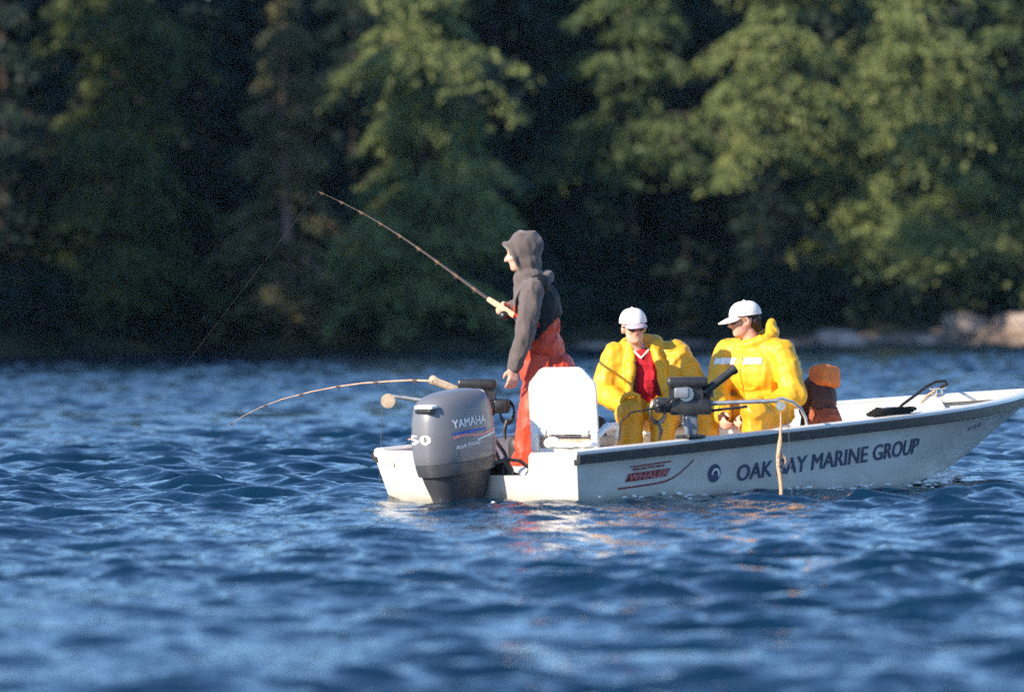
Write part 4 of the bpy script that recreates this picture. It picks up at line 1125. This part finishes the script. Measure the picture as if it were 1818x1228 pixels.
jk3 = obj('jacket', remesh(mb, .009, 4, .0125, 7, (1, 1, .55), 21), M['yellow'], p3, True, 180)
a_ = (J3['shL'] - J3['shR']); a_.z = 0; a_.normalize()
obj('front_flap', patch(jk3.data, lambda c, n: n.y < .2 and abs((c - ch_).dot(a_) + .035) < .022 and c.z < nk.z - .03, .006), M['yellow'], jk3, True, 180)
def chest_band(c, n):
    u = (c - ch_).dot(a_); h = c.z - ch_.z
    return n.y < .1 and n.x < .55 and .055 < h  < .098 and (-.235 < u < -.07 or .0 < u < .13)
obj('reflective_tape', patch(jk3.data, chest_band, .003), M['tape'], jk3, True, 180)
for s in 'LR':
    w = J3['wr' + s]; dd = (J3['wr' + s] - J3['el' + s]).normalized()
    MB().cap(w - dd * .02, .046, w + dd * .045, .040, 14).build('cuff', M['lining'], jk3)
hc3 = J3['head']
mb = MB(); mb.ell(hc3 + Mh @ Vector((-.055, 0, -.005)), (.066, .083, .075), Mh); mb.ell(hc3 + Mh @ Vector((-.075, 0, -.05)), (.045, .065, .05), Mh)
for s in (-1, 1): mb.cap(hc3 + Mh @ Vector((-.02, s * .076, .03)), .014, hc3 + Mh @ Vector((.012, s * .078, -.01)), .008, 8)
obj('hair', remesh(mb, .008, 2, .005, 30, seed=4), M['hair'], p3, True, 180)
ballcap(p3, hc3, Mh, .42, M['capw'])
sunglasses(p3, hc3, Mh)

# ------------------------------------------------------------------ fishing rods
def rod(name, pts, label, butt, grip, ringn=9, r0=.011, line_to=None, blank='rod'):
    """pts: world points from grip top to tip"""
    P = [Vector(p) for p in pts]; b = Vector(butt); e = empty(name, b); tag(e, label, 'fishing rod', 'fishing rods')
    n = len(P); MB().tube(P, [r0 * (1 - .86 * i / (n - 1)) for i in range(n)], 7).build('blank', M[blank], e, b)
    MB().tube([b, b.lerp(P[0], .5), P[0]], [.020, .022, .018], 10).build('grip', M[grip], e, b)
    tot = sum((P[i + 1] - P[i]).length for i in range(n - 1))
    for k in range(ringn):
        d = tot * (.08 + .9 * k / (ringn - 1)); i = 0
        while i < n - 2 and d > (P[i + 1] - P[i]).length: d -= (P[i + 1] - P[i]).length; i += 1
        dirv = (P[i + 1] - P[i]).normalized(); c = P[i] + dirv * d; dn = Vector((0, 0, -1)); dn = (dn - dirv * dn.dot(dirv)).normalized(); sd = dirv.cross(dn)
        R = .011 - .006 * k / (ringn - 1); mb = MB()
        mb.tube([c + dn * (R + .006) + (dn * math.cos(a) + sd * math.sin(a)) * R for a in [2 * math.pi * j / 10 for j in range(11)]], .0022, 5)
        mb.cap(c - dirv * .018, r0 * .95 * (1 - .8 * k / ringn) + .0015, c + dirv * .018, r0 * .95 * (1 - .8 * k / ringn) + .0015, 7)
        mb.build('line_guide', M['guide'], e, b)
    if line_to: MB().tube([P[-1]] + [Vector(q) for q in line_to], .0004, 5).build('line', M['line'], e, b)
    return e, P
w = p1.location
hand = w + J1['wrR'] + Vector((-.10, -.045, .02))
tip = bw(.3, 1.96, 2.107); g1 = hand + (tip - hand) * .05
dirr = (tip - hand).normalized(); butt = hand - dirr * .16
pts = [g1 + (tip - g1) * t + Vector((0, 0, .05 * math.sin(math.pi * t) * (.6 + .8 * t))) for t in [i / 14 for i in range(15)]]
lw = bw(.1, 4.4, .0)
rod('fishing_rod', pts, 'straight fishing rod with cork grip held up by the hooded angler', butt, 'cork', line_to=[tip.lerp(lw, .5) + Vector((0, 0, -.05)), lw + Vector((0, 0, -.05))])
MB_r = MB(); rc = butt + dirr * .10 + Vector((0, .0, -.045)); MB_r.cap(rc + Vector((0, -.03, 0)), .034, rc + Vector((0, .03, 0)), .034, 14); MB_r.build('reel', M['blk'], bpy.data.objects['fishing_rod'], butt)
q0 = bw(*(qP + hdP * .02)); 
arc = [bw(*p) for p in ((.52, 1.05, .790), (.50, 1.25, .795), (.48, 1.456, .787), (.46, 1.70, .775), (.44, 1.937, .752), (.42, 2.2, .715), (.40, 2.487, .662), (.385, 2.7, .605), (.37, 2.878, .540), (.355, 3.02, .475))]
bt = bw(*(qP - hdP * .16)); 
rod('fishing_rod', arc, 'fishing rod bent low over the water behind the motor, in the far downrigger', bt, 'tan', r0=.008, ringn=6, blank='rodpale', line_to=[bw(.33, 3.3, .2), bw(.30, 3.6, -.06)])

# ------------------------------------------------------------------ foam flecks along the hull
rg = random.Random(12); mb = MB()
def fleck(p, r):
    mb.ell(p, (r * rg.uniform(.8, 2.2), r * rg.uniform(.7, 1.4), r * rg.uniform(.35, .8)), Matrix.Rotation(rg.uniform(0, 3), 3, 'Z'), 7, 4)
WX = [-.1, 0, 1.5, 2.7, 3.4, 4.0, 4.4]; WH = [.9, .9, .93, .93, .78, .45, .1]
for i in range(230):
    X = rg.choice([rg.gauss(3.95, .22), rg.gauss(3.95, .22), rg.uniform(.1, 3.6)]); h = float(np.interp(X, WX, WH))
    fleck(bw(X, -(h + abs(rg.gauss(0, .07)) + .02), rg.uniform(-.01, .045) + (.03 if X > 3.6 else 0)), rg.uniform(.008, .020) * (1.9 if X > 3.6 else 1))
for i in range(40): fleck(bw(rg.gauss(-.12, .05), rg.uniform(-.9, -.2), rg.uniform(-.02, .02)), rg.uniform(.006, .016))
o = mb.build('foam', M['foam'], None); tag(o, 'white flecks of foam along the waterline of the boat', 'foam', kind='stuff')

# ------------------------------------------------------------------ thin sea haze over everything
hz = MB().box((0, 20, 22), (2200, 2200, 47)).mesh('haze')
hm = bpy.data.materials.new('haze'); hm.use_nodes = True
hn = hm.node_tree; hn.nodes.clear()
ho = hn.nodes.new('ShaderNodeOutputMaterial'); hvn = hn.nodes.new('ShaderNodeVolumePrincipled')
hvn.inputs['Color'].default_value = (.40, .72, 1, 1); hvn.inputs['Density'].default_value = .00006; hvn.inputs['Anisotropy'].default_value = .1
hn.links.new(hvn.outputs[0], ho.inputs['Volume'])
tag(obj('haze', hz, hm, None, False), 'thin bluish haze over the water and forest', kind='stuff')
